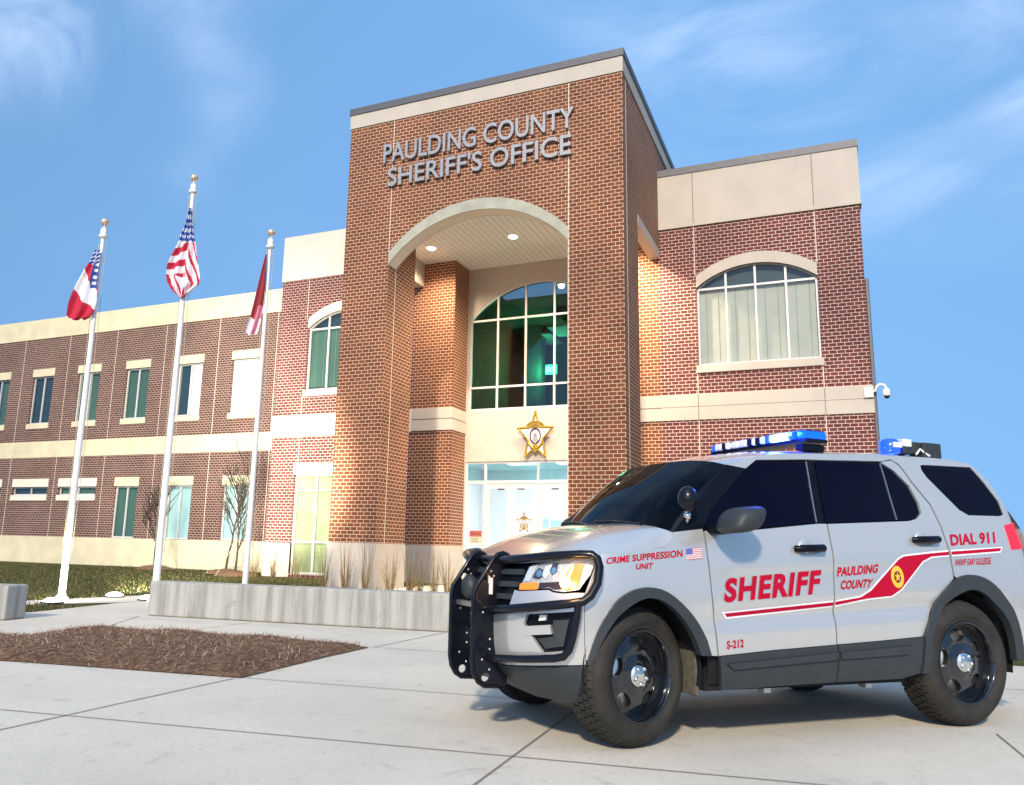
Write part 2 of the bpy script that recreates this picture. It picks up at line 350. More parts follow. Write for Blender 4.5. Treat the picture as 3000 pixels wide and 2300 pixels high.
# ------------------------------------------------------------------ ground
def sheet(name, poly, z, m, **kw):
    mb = MB(); tr = tessellate_polygon([[Vector((p[0], p[1], 0)) for p in poly]])
    T = []
    for t in tr:
        a, b, c = (poly[i] for i in t); T.append(t if (b[0]-a[0])*(c[1]-a[1])-(b[1]-a[1])*(c[0]-a[0]) > 0 else t[::-1])
    mb.add([(p[0], p[1], z) for p in poly], T); return mb.build(name, m, **kw)
sheet('ground', [(-900, -900), (900, -900), (900, 900), (-900, 900)], -.012, 'lawn', kind='structure')
sheet('pavement', [(-60, -60), (60, -60), (60, 12), (-3, 11.0), (-9.4, 10.2), (-10.6, 13.5), (-11.85, 13.5), (-11.93, 11.33), (-11.26, 9.0), (-11.9, 8.2), (-16, 7.4), (-60, 2)], -.004, 'pavement', kind='structure')
sheet('path', [(-13.35, 10.0), (-12.55, 9.95), (-11.93, 11.33), (-11.85, 13.5), (-13.2, 13.6)], 0.0, 'pavement', kind='structure')
sheet('walkway', [(-11.4, 17.5), (-6.0, 17.5), (-6.0, 25.0), (-11.4, 25.0)], 0.0, 'pavement', kind='structure')
mat('asphalt', (.05, .05, .052), .85, noise=.2, nscale=20, bump=.3, bscale=120)
sheet('unseen_road', [(-60, -60), (60, -60), (60, 3.4), (8, 1.4), (-60, -9)], 0.0, 'asphalt', kind='structure')  # unseen asphalt added behind the camera for darker reflections in the car paint
jm = MB()
def groove(a, b, wd=.012):
    a = Vector((*a, .001)); b = Vector((*b, .001)); d = (b-a).normalized(); n = Vector((-d.y, d.x, 0))*wd
    jm.add([a-n, b-n, b+n, a+n], [(0, 1, 2, 3)])
J1 = Vector((.987, .163)); J2 = Vector((.06, -1)).normalized(); Q0 = Vector((-4.66, 5.72))
groove(Q0, Q0+J2*3.6, .007); groove(Q0+Vector((0, .06)), Q0+J1*3.0, .006); groove((-4.83, 8.26), (-4.9, 10.25), .007); groove((-7.6, 8.2), (-7.75, 9.85), .007); groove((-4.8, 8.28), (3, 9.2), .007); groove((-8.6, 7.9), (-9.6, 9.5), .007)
groove(Q0+J2*1.75-J1*6, Q0+J2*1.75+J1*7, .006); groove(Q0+J1*2.9, Q0+J1*2.9+J2*3.6, .006); groove(Q0-J1*2.6+J2*.2, Q0-J1*2.6+J2*3.6, .006); groove(Q0+J1*5.6, Q0+J1*5.6+J2*3.6, .006)
jm.build('pavement_joints', 'joint_dark', kind='structure')
# mulch bed
BED = [(-12, 4.0), (-9.2, 4.75), (-6.8, 5.4), (-4.62, 5.76), (-4.78, 7.2), (-4.86, 8.22), (-5.6, 8.33), (-7.5, 8.17), (-8.55, 7.9), (-8.75, 7.35), (-8.55, 6.75), (-12, 5.6)]
def inside(x, y, P):
    c = False; j = len(P)-1
    for i in range(len(P)):
        if (P[i][1] > y) != (P[j][1] > y) and x < (P[j][0]-P[i][0])*(y-P[i][1])/(P[j][1]-P[i][1])+P[i][0]: c = not c
        j = i
    return c
def edge_dist(x, y, P):
    d = 9
    for i in range(len(P)):
        a = Vector(P[i]); b = Vector(P[(i+1) % len(P)]); p = Vector((x, y)); t = max(0, min(1, (p-a).dot(b-a)/(b-a).length_squared)); d = min(d, (p-a-(b-a)*t).length)
    return d
def bed_h(x, y):
    d = edge_dist(x, y, BED); return .004+.085*(1-math.exp(-d/.28))+.012*math.sin(x*5.1+y*3.3)*min(1, d*4)
bm = bmesh.new()
pv = [bm.verts.new((p[0], p[1], 0)) for p in BED]; bm.faces.new(pv)
for i in range(60):
    x = -12+.125*i; bmesh.ops.bisect_plane(bm, geom=bm.verts[:]+bm.edges[:]+bm.faces[:], plane_co=(x, 0, 0), plane_no=(1, 0, 0))
for i in range(36):
    y = 4+.125*i; bmesh.ops.bisect_plane(bm, geom=bm.verts[:]+bm.edges[:]+bm.faces[:], plane_co=(0, y, 0), plane_no=(0, 1, 0))
for v in bm.verts: v.co.z = bed_h(v.co.x, v.co.y)
me = bpy.data.meshes.new('mulch_bed'); bm.to_mesh(me); bm.free(); me.materials.append(MT['mulch']); me.shade_smooth()
o = bpy.data.objects.new('mulch_bed', me); COL.objects.link(o); o['kind'] = 'structure'
ms = MB()
for i in range(15000):
    x = random.uniform(-10, -4.6); y = random.uniform(4.6, 8.4)
    if not inside(x, y, BED): continue
    d = edge_dist(x, y, BED)
    if random.random() < .5 and d < .1: x += random.uniform(-.09, .09); y += random.uniform(-.09, .09)
    a = random.uniform(0, 6.28); ln = random.uniform(.03, .10); tl = random.uniform(-.15, .6 if random.random() < .4 else .2)
    p = Vector((x, y, (bed_h(x, y) if inside(x, y, BED) else -.002)+.004)); dd = Vector((math.cos(a)*math.cos(tl), math.sin(a)*math.cos(tl), math.sin(tl)))*ln
    n = Vector((-math.sin(a), math.cos(a), 0))*random.uniform(.002, .005)
    ms.add([p-n, p+n, p+dd+n*.4+Vector((0, 0, .004)), p+dd-n*.4+Vector((0, 0, .004))], [(0, 1, 2, 3)], random.choice((0, 0, 0, 1, 2)))
ms.build('pine_straw', ['mulch_strip', 'mulch_strip_pale', 'mulch_strip_dark'], kind='stuff', label='loose brown pine straw scattered over the raised mulch bed in the pavement', category='pine straw')
# lawn blades near the walk
gb = MB()
mat('grass_green', (.07, .085, .02), .9); mat('grass_brown', (.15, .12, .05), .9); mat('grass_dark', (.03, .045, .012), .9)
cnt = 0
while cnt < 16000:
    y = 8.3+random.random()**1.4*19; x = -10.8-random.random()*(y*.95)
    if x > -13.3 and y < 13.7 and not (x < -11.3-(y-9)*.29 and y < 10.2): continue
    if x < -30 or y > 27: continue
    cnt += 1; hgt = random.uniform(.03, .075); a = random.uniform(0, 6.28); wd = .006+y*.0006
    p = Vector((x, y, -.012)); n = Vector((math.cos(a), math.sin(a), 0))*wd; lean = Vector((random.uniform(-.03, .03), random.uniform(-.03, .03), hgt))
    gb.add([p-n, p+n, p+lean], [(0, 1, 2)], random.choice((0, 1, 2, 1)))
gb.build('grass', ['grass_green', 'grass_brown', 'grass_dark'], kind='stuff', label='short olive winter grass on the lawn left of the flagpoles', category='grass')

# ------------------------------------------------------------------ building
BLD = thing('office_building', 'two storey red brick office building with arched entrance tower and grey lettering', 'building', (-8.75, 24, 0), world=True)
TX0, TX1, TC = -12.93, -4.58, -8.73
OX0, OX1 = -11.42, -6.04
W24, W25, W27 = 24.0, 25.1, 27.4
outer = arc(TC, 2.69, 9.44, 1.23); inner = arc(TC, 2.69, 9.10, 1.24)
# tower brick
tw = MB()
tw.prism([(TX0, 0), (OX0, 0)]+outer+[(OX1, 0), (TX1, 0), (TX1, 13.6), (TX0, 13.6)], 19.42, 19.87)
for a, b in ((TX0, OX0), (OX1, TX1)): tw.box(a, b, 19.87, 21.05, 0, 10.8)
for a, b in ((TX0, TX0+.28), (TX1-.28, TX1)):
    tw.box(a, b, 19.87, 27.0, 10.8, 13.6); tw.box(a, b, 21.05, 24.0, 10.24, 10.8)
tw.box(TX0, TX1, 27.0, 27.3, 10.8, 13.6)
tower = tw.build('entrance_tower', 'brick', BLD)
a = MB(); a.prism(outer+inner[::-1], 19.405, 19.85); a.build('arch_band', ['arch_stone'], tower)
# soffit of the arch in lighter stone
sf = MB()
for i in range(len(inner)-1):
    (x0, z0), (x1, z1) = inner[i], inner[i+1]
    sf.add([(x0, 19.43, z0-.004), (x1, 19.43, z1-.004), (x1, 19.86, z1-.004), (x0, 19.86, z0-.004)], [(0, 1, 2, 3)])
sf.build('arch_soffit', 'precast_bright', tower)
inn = MB(); inn.prism([(OX0, 9.1)]+inner[1:-1]+[(OX1, 9.1), (OX1, 10.79), (OX0, 10.79)], 19.862, 19.9); inn.build('arch_liner', 'stucco', tower)
parts('side_lintel', 'precast', tower, [(a_, b_, 21.045, 24.02, 9.97, 10.235) for a_, b_ in ((TX0-.012, TX0+.29), (TX1-.29, TX1+.012))])
parts('lintel_liner', 'stucco', tower, [(TX0+.283, TX0+.30, 21.06, 23.99, 10.0, 10.79), (TX1-.30, TX1-.283, 21.06, 23.99, 10.0, 10.79)])
t = MB(); t.box(TX0-.03, TX1+.03, 19.39, 27.33, 13.6, 14.04); t.build('parapet_band', 'precast', tower)
t = MB(); t.box(TX0-.06, TX1+.06, 19.36, 27.36, 14.043, 14.25); t.build('coping', 'coping_metal', tower)
parts('plinth', 'precast', tower, [(TX0-.035, OX0+.02, 19.395, 21.07, 0, 1.2), (OX1-.02, TX1+.035, 19.395, 21.07, 0, 1.2)])
parts('control_joint', 'joint', tower, [(OX0-.012, OX0+.012, 19.414, 19.4195, 9.46, 13.6), (OX1-.012, OX1+.012, 19.414, 19.4195, 1.2, 13.6), (OX0, OX0+.006, 19.86, 19.885, 1.2, 9.1), (TX1-.006, TX1+.006, 19.78, 19.81, 1.2, 13.6)])
t = MB(); t.box(TX0+.29, TX1-.29, 19.9, 25.09, 10.785, 10.83); ceil = t.build('portico_ceiling', 'ceiling_panel', tower)
for i, x in enumerate((-11.73, -8.86, -5.95)):
    m_ = MB(); m_.lathe([(.0, 10.772), (.10, 10.772), (.10, 10.775), (.13, 10.77), (.135, 10.785)], 20, (x, 22.67, 0)); lo = m_.build('ceiling_light', 'lamp_emit', tower)
    ld = bpy.data.lights.new('portico_lamp', 'SPOT'); ld.energy = (1050, 1050, 3000)[i]; ld.spot_size = R(150); ld.spot_blend = .8; ld.shadow_soft_size = .12; ld.color = (1, .80, .56)
    lo2 = bpy.data.objects.new('portico_lamp', ld); COL.objects.link(lo2); lo2.location = (x, 22.67, 10.74)
# sign letters
def sign_line(words, corners, name):
    v, f = text_tris(words, .012); bl, br, tl, tr = [Vector((c[0], c[1])) for c in corners]
    v3 = []
    for (u, q) in v:
        p = (bl*(1-u)+br*u)*(1-q)+(tl*(1-u)+tr*u)*q; v3.append((p.x, 19.32, p.y))
    mb = MB(); extrude_flat(mb, v3, f, Vector((0, .06, 0)))
    mb.build(name, 'letter_metal', tower)
sign_line('PAULDING COUNTY', ((-11.70, 12.22), (-5.86, 12.22), (-11.70, 12.83), (-5.86, 12.83)), 'sign_lettering')
sign_line("SHERIFF'S OFFICE", ((-11.52, 11.46), (-5.94, 11.46), (-11.52, 12.06), (-5.94, 12.06)), 'sign_lettering')

# wings
def wall_part(name, x0, x1, y, z0, z1, holes, m, depth=.22, parent=BLD):
    mb = MB(); mb.prism([(x0, z0), (x1, z0), (x1, z1), (x0, z1)], y, y+depth, holes); return mb.build(name, m, parent)
def rect(x0, x1, z0, z1): return [(x0, z0), (x1, z0), (x1, z1), (x0, z1)]
def strip(bm_, x0, x1, z0, z1, y, d=.02): bm_.box(x0, x1, y-d, y+.05, z0, z1)

def window(y, x0, x1, z0, z1, mull=(), trans=(), rise=0, blinds='blind_teal', top_blind='blind_dark', lintel=.36, sill=.24, lm='precast', pane='glass_pane', fw=.062, rec=.1, single=None, wallpar=BLD):
    xc, hw = (x0+x1)/2, (x1-x0)/2
    fr = MB(); yb = y+rec
    top = arc(xc, hw, z1, rise) if rise else [(x0, z1), (x1, z1)]
    it = arc(xc, hw-fw, z1-(0 if rise else fw), rise-fw*.4) if rise else [(x0+fw, z1-fw), (x1-fw, z1-fw)]
    fr.prism([(x0, z0), (x1, z0)]+top[::-1], yb, yb+.07, [[(x0+fw, z0+fw), (x1-fw, z0+fw)]+it[::-1]])
    def ztop(x):
        if not rise: return z1-.01
        rad = (hw*hw+rise*rise)/(2*rise); return z1+rise-rad+math.sqrt(max(0, rad*rad-(x-xc)**2))-.01
    for x in mull: fr.box(x-fw/2, x+fw/2, yb-.004, yb+.066, z0+.01, ztop(x))
    for z in trans: fr.box(x0+.01, x1-.01, yb-.008, yb+.062, z-fw/2, z+fw/2)
    W = fr.build('window', 'frame_white', wallpar)
    p = MB(); p.prism([(x0+.02, z0+.02), (x1-.02, z0+.02)]+[(q[0], q[1]-.02) for q in (top[::-1] if not rise else arc(xc, hw-.02, z1, rise-.02)[::-1])], yb+.03, yb+.038); p.build('pane', pane, W)
    # what hangs behind the glass
    xs = [x0]+sorted(mull)+[x1]; zt = max(trans) if trans and rise else z1
    for i in range(len(xs)-1):
        b = MB(); bl = blinds[i % len(blinds)] if isinstance(blinds, (list, tuple)) else blinds
        b.box(xs[i], xs[i+1], yb+.12, yb+.13, z0, zt); B_ = b.build('blind', bl, W)
        if rise:
            for q in (.3, .72):
                cx_ = xs[i]+(xs[i+1]-xs[i])*q; b = MB(); b.box(cx_-.006, cx_+.006, yb+.112, yb+.117, z0, zt); b.build('blind_cord', 'joint_dark', B_)
    b = MB(); b.box(x0, x1, yb+.14, yb+.15, z0, z1+rise); b.build('blind', top_blind, W)
    if rise:
        lt = MB(); oo = arc(xc, hw+.0, z1+.36, rise-.02); ii = arc(xc, hw, z1, rise); lt.prism(ii+oo[::-1], y-.03, y+.12)
        if z1: lt.build('lintel', lm, W)
    elif lintel:
        lt = MB(); lt.box(x0-.05, x1+.05, y-.02, y+.12, z1, z1+lintel); lt.build('lintel', lm, W)
    if sill:
        s = MB(); s.box(x0-.05, x1+.05, y-.045, y+.14, z0-sill, z0-.002); s.build('sill', lm, W)
    return W
# right wing
RX = 1.0
wx0, wx1 = -3.5, -.18
h_r = [(wx0, 6.55), (wx1, 6.55)]+arc((wx0+wx1)/2, (wx1-wx0)/2, 8.92, .58)[::-1]
rw = wall_part('wing_wall', TX1, RX, W24, 0, 10.87, [h_r], 'brick_wine_cast')
m_ = MB(); m_.box(RX-.22, RX-.001, W24+.22, 40, 0, 10.87); m_.build('wing_end_wall', 'brick_wine_cast', BLD)
window(W24, wx0, wx1, 6.55, 8.92, (-2.67, -1.85, -1.02), (8.88,), rise=.58, blinds='blind_green', sill=.22)
parts('control_joint', 'joint', BLD, [(x-.012, x+.012, W24-.006, W24-.0005, a_, b_) for x in (-3.53, -.17) for a_, b_ in ((0, 4.93), (5.7, 6.3), (9.3, 10.86))])
parts('stone_band', 'precast', BLD, [(TX1, RX+.03, W24-.03, W24+.1, 4.95, 5.32), (TX1, RX+.03, W24-.03, W24+.1, 5.345, 5.7), (TX1, RX+.02, W24-.016, W24+.1, 5.3205, 5.3445)])
b_ = MB(); b_.box(TX1, RX+.035, W24-.035, W24+.4, 10.97, 12.6); b_.box(TX1, RX+.055, W24-.055, W24+.4, 10.87, 10.967); b_.build('parapet', 'precast', BLD)
parts('panel_joint', 'joint_dark', BLD, [(x-.012, x+.012, W24-.041, W24-.034, 10.97, 12.6) for x in (-3.53, -.17)]+[(x-.01, x+.01, W24-.036, W24-.029, 4.95, 5.7) for x in (-3.53, -.17)])
parts('coping', 'coping_metal', BLD, [(TX1, RX+.06, W24-.06, W24+.45, 12.603, 12.82), (RX-.4, RX+.06, W24+.453, 40, 12.603, 12.82)])
b_ = MB(); b_.box(RX-.2, RX+.035, W24+.403, 40, 10.875, 12.6); b_.build('parapet', 'precast', BLD)
b_ = MB(); b_.box(RX+.002, RX+.10, W24+.02, W24+.14, 0, 8.7); b_.build('downspout', 'coping_metal', BLD, bevel=.02)
b_ = MB(); b_.box(TX1, RX+.035, W24-.035, W24+.1, 0, 1.2); b_.build('plinth', 'precast', BLD)
# left bay
LX = -18.65
lx0, lx1 = -17.36, -14.04
h_l = [(lx0, 6.6), (lx1, 6.6)]+arc((lx0+lx1)/2, (lx1-lx0)/2, 8.92, .58)[::-1]
h_g = rect(-17.56, -14.0, .12, 3.58)
lb = wall_part('bay_wall', LX, TX0, W24, 0, 10.83, [h_l, h_g], 'brick_wine_cast')
m_ = MB(); m_.box(LX+.001, LX+.22, W24+.22, W27, 0, 10.83); m_.build('bay_return_wall', 'brick_wine_cast', BLD)
window(W24, lx0, lx1, 6.6, 8.92, (-16.53, -15.7, -14.87), (8.88,), rise=.58, blinds='blind_teal', sill=.22, lm='precast_bright')
window(W24, -17.56, -14.0, .12, 3.58, (-16.67, -15.78, -14.89), (3.02, 1.22), blinds='blind_reflection', lintel=.36, sill=0, lm='precast_bright')
b_ = MB(); b_.box(LX-.03, TX0, W24-.03, W24+.1, 4.93, 5.7); b_.build('stone_band', 'precast_bright', BLD)
b_ = MB(); b_.box(LX-.035, TX0, W24-.035, W24+3.4, 10.83, 12.58); b_.build('parapet', 'precast_bright', BLD)
parts('plinth', 'precast_bright', BLD, [(LX-.035, -17.56, W24-.035, W24+.1, 0, 1.16), (-14.0, TX0, W24-.035, W24+.1, 0, 1.16)])
parts('control_joint', 'joint', BLD, [(-17.462, -17.438, W24-.006, W24-.0005, a_, b_) for a_, b_ in ((3.95, 4.93), (5.7, 6.38), (9.3, 10.83))])
# left wing
LW0 = -52
ux = [-42.42, -39.29, -36.17, -33.04, -29.92, -26.79, -23.69]
hol = [rect(x, x+1.43, 6.6, 8.96) for x in ux]
small = [(-39.9, -37.5), (-36.65, -34.25), (-33.5, -31.1)]
tall = [(-29.88, -28.5), (-26.78, -25.37), (-23.67, -22.26)]
hol += [rect(a, b, 3.13, 3.52) for a, b in small]+[rect(a, b, 1.22, 3.52) for a, b in tall]
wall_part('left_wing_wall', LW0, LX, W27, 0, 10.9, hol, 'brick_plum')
bl = [('blind_dark', 'blind_teal'), ('blind_dark', 'blind_teal'), ('blind_dark', 'blind_dark'), ('blind_dark', 'blind_teal'), ('blind_teal', 'blind_teal'), ('blind_dark', 'blind_lit'), ('blind_lit', 'blind_lit')]
for x, bb in zip(ux, bl): window(W27, x, x+1.43, 6.6, 8.96, (x+.715,), (8.3,) if bb == ('blind_lit', 'blind_lit') else (), blinds=list(bb), lm='precast_yellow_wash', lintel=.38, sill=.25)
for (a, b), bb in zip(small, ('blind_teal', 'blind_dark', 'blind_teal')): window(W27, a, b, 3.13, 3.52, ((a+b)/2,), (), blinds=bb, lm='precast_bright', lintel=.39, sill=.26, fw=.06)
for (a, b), bb in zip(tall, ('blind_teal', 'blind_sky', 'blind_sky')): window(W27, a, b, 1.22, 3.52, ((a+b)/2,), (), blinds=bb, lm='precast_yellow_wash', lintel=.4, sill=0, fw=.06)
b_ = MB(); b_.box(LW0, LX, W27-.03, W27+.1, 4.93, 5.7); b_.build('stone_band', 'precast_yellow_wash', BLD)
b_ = MB(); b_.box(LW0, LX, W27-.035, W27+.4, 10.9, 11.92); b_.build('parapet', 'precast_yellow_wash', BLD)
b_ = MB(); b_.box(LW0, LX, W27-.035, W27+.1, -.2, 1.2); b_.build('plinth', 'precast_yellow_wash', BLD)
parts('control_joint', 'joint', BLD, [(x-.012, x+.012, W27-.006, W27-.0005, a_, b_) for x in (-40.1, -37, -33.85, -30.71, -27.65, -24.55, -21.4) for a_, b_ in ((1.2, 4.93), (5.7, 10.9))])
# main roof slab so that the building is closed from above
parts('roof', 'coping_metal', BLD, [(LW0, LX-.04, W27+.41, 45, 10.6, 10.8), (LX, TX0-.01, W27+.01, 45, 10.5, 10.7), (TX1+.01, RX-.25, W24+.46, 39.9, 10.5, 10.7)])
# walls inside the portico
for x0, x1 in ((TX0, -11.44), (-6.04, TX1)):
    m_ = MB(); m_.box(x0+.001, x1, W24, W25, 0, 10.785); pw = m_.build('pilaster', 'brick', BLD)
    xa, xb = (x0+.002, x1+.03) if x1 < -10 else (x0-.03, x1-.002)
    parts('stone_band', 'precast', pw, [(xa, xb, W24-.03, W25-.002, 4.95, 5.315), (xa, xb, W24-.03, W25-.002, 5.345, 5.7)])
    m_ = MB(); m_.box(x0+.002 if x1 < -10 else x0-.012, x1+.012 if x1 < -10 else x1-.002, W24-.012, W25-.002, 5.316, 5.344); m_.build('reveal', 'joint_dark', pw)
    m_ = MB(); m_.box(x0+.002 if x1 < -10 else x0-.03, x1+.03 if x1 < -10 else x1-.002, W24-.03, W25-.002, 0, 1.2); m_.build('plinth', 'precast', pw)
# entrance wall
ex0, ex1 = -11.33, -6.26
exc = (ex0+ex1)/2; ehw = (ex1-ex0)/2
arcw = arc(exc, ehw, 8.95, 1.15)
hole_w = [(ex0, 5.73), (ex1, 5.73)]+arcw[::-1]
hole_d = rect(-11.41, -6.1, .06, 4.0)
ew = wall_part('entrance_wall', -11.44, -6.04, W25, 0, 10.785, [hole_w, hole_d], 'stucco', .25)
fr = MB(); it = arc(exc, ehw-.06, 8.95, 1.11)
fr.prism([(ex0, 5.73), (ex1, 5.73)]+arcw[::-1], W25+.02, W25+.12, [[(ex0+.06, 5.80), (ex1-.06, 5.80)]+it[::-1]])
rad = (ehw**2+1.15**2)/2.3
for i in range(1, 5):
    x = ex0+(ex1-ex0)*i/5; fr.box(x-.032, x+.032, W25+.014, W25+.11, 5.74, 8.95+1.15-rad+math.sqrt(rad*rad-(x-exc)**2)-.02)
for z in (8.89, 6.53): fr.box(ex0+.01, ex1-.01, W25+.008, W25+.10, z-.032, z+.032)
EW = fr.build('arched_window', 'frame_white', BLD)
p = MB(); p.prism([(ex0+.02, 5.75), (ex1-.02, 5.75)]+arc(exc, ehw-.03, 8.95, 1.11)[::-1], W25+.06, W25+.068); p.build('pane', 'glass_tint', EW)
# upper lobby
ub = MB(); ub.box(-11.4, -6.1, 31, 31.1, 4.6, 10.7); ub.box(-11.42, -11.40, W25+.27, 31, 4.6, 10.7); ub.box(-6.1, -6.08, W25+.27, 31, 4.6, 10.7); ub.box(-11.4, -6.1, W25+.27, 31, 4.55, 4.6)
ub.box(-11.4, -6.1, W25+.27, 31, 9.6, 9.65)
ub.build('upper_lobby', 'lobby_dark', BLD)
parts('ceiling_cloud', 'lobby_wall', BLD, [(-9.2, -8.2, 27.0, 28.4, 9.0, 9.05), (-8.1, -7.0, 27.2, 29.0, 8.7, 8.75), (-10.6, -9.6, 28.6, 30.2, 9.2, 9.25), (-7.9, -7.0, 30.7, 30.98, 5.2, 6.9)])
ub = MB(); ub.box(-9.75, -9.3, 28.5, 28.55, 7.62, 7.98); EX = ub.build('exit_sign', 'exit_green', BLD)
v, f = text_tris('EXIT', .02); mb = MB(); mb.add([(-9.70+.35*u, 28.48, 7.70+.2*q) for u, q in v], f); mb.build('exit_lettering', 'exit_white', EX)
ld = bpy.data.lights.new('exit_glow', 'POINT'); ld.energy = 90; ld.color = (.08, 1, .4); ld.shadow_soft_size = .15
lo2 = bpy.data.objects.new('exit_glow', ld); COL.objects.link(lo2); lo2.location = (-9.72, 28.2, 7.75)
parts('glow_column', 'lobby_dark', BLD, [(-10.55, -9.95, 28.55, 29.1, 4.6, 9.6)])  # column added to catch the green glow beside the exit sign
# entrance doors
fr = MB()
def vb(x, wd, z0=.06, z1=3.99, y=W25+.05): fr.box(x-wd/2, x+wd/2, y-.004, y+.12, z0, z1)
fr.box(-11.41, -6.1, W25+.05, W25+.17, 3.93, 4.0); fr.box(-11.41, -6.1, W25+.054, W25+.165, 3.27, 3.37)
for x in (-11.385, -10.69, -8.83, -6.97, -6.13): vb(x, .07)
fr.box(-11.38, -10.7, W25+.06, W25+.16, 1.22, 1.29); fr.box(-11.38, -10.7, W25+.06, W25+.16, .06, .2)
fr.box(-6.96, -6.15, W25+.06, W25+.16, 1.22, 1.29); fr.box(-6.96, -6.15, W25+.06, W25+.16, .06, .2)
DF = fr.build('entrance_frame', 'frame_white', BLD)
p = MB(); p.box(-11.38, -6.13, W25+.10, W25+.106, 3.37, 3.93); p.build('transom_pane', 'glass_teal', DF)
parts('sidelight_pane', 'glass_clear', DF, [(-11.35, -10.72, W25+.10, W25+.106, .2, 3.28), (-6.94, -6.16, W25+.10, W25+.106, .2, 3.28)])
for x0, x1, sd_ in ((-10.65, -9.775, 1), (-9.755, -8.87, -1), (-8.79, -7.905, 1), (-7.885, -7.01, -1)):
    d = MB(); d.prism(rect(x0, x1, .08, 3.265), W25+.07, W25+.12, [rect(x0+.12, x1-.12, .3, 1.22), rect(x0+.12, x1-.12, 1.32, 3.1)])
    D = d.build('glass_door', 'frame_white', BLD)
    g_ = MB(); g_.box(x0+.11, x1-.11, W25+.09, W25+.096, .29, 3.11); g_.build('pane', 'glass_clear', D)
    hx = x1-.06 if sd_ > 0 else x0+.06
    g_ = MB(); g_.tube([(hx, W25+.02, 1.15), (hx, W25-.03, 1.2), (hx, W25-.03, 1.6), (hx, W25+.02, 1.65)], .014); g_.build('handle', 'chrome_dull', D)
    g_ = MB(); g_.box((x0+x1)/2-.12+sd_*.1, (x0+x1)/2+.12+sd_*.1, W25+.045, W25+.068, 3.06, 3.10); g_.build('door_closer', 'dark_gasket', D)
lb_ = MB(); lb_.box(-13.5, -4, 31, 31.1, 0, 4.4); lb_.box(-13.5, -13.4, W25+.3, 31, 0, 4.4); lb_.box(-4.1, -4, W25+.3, 31, 0, 4.4); lb_.box(-13.5, -4, W25+.3, 31, 4.3, 4.4); lb_.box(-13.5, -4, W25+.3, 31, 0, .04); lb_.build('lobby', 'lobby_wall', BLD)
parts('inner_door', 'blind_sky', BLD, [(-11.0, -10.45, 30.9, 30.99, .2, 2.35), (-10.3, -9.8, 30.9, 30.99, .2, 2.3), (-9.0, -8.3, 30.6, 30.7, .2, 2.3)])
for x in (-10.6, -8.7, -6.8):
    lb_ = MB(); lb_.box(x-.5, x+.5, 26.3, 28.6, 4.25, 4.28); lb_.build('ceiling_panel', 'panel_emit', BLD)
# notice on the sidelight glass
sg = MB(); sg.box(-11.23, -10.79, W25+.085, W25+.095, 1.52, 1.72); NS = sg.build('door_notice', 'sign_red', BLD)
sg = MB(); sg.box(-11.23, -10.79, W25+.085, W25+.095, 1.31, 1.517); sg.build('lower_panel', 'sign_pale', NS)
sg = MB()
for i, (a_, b_) in enumerate(((.05, .34), (.1, .3), (.06, .36))): sg.box(-11.23+a_, -11.23+b_, W25+.08, W25+.084, 1.46-i*.055, 1.475-i*.055)
sg.box(-11.17, -10.86, W25+.08, W25+.084, 1.60, 1.635)
sg.build('notice_lines', 'sign_ink', NS)
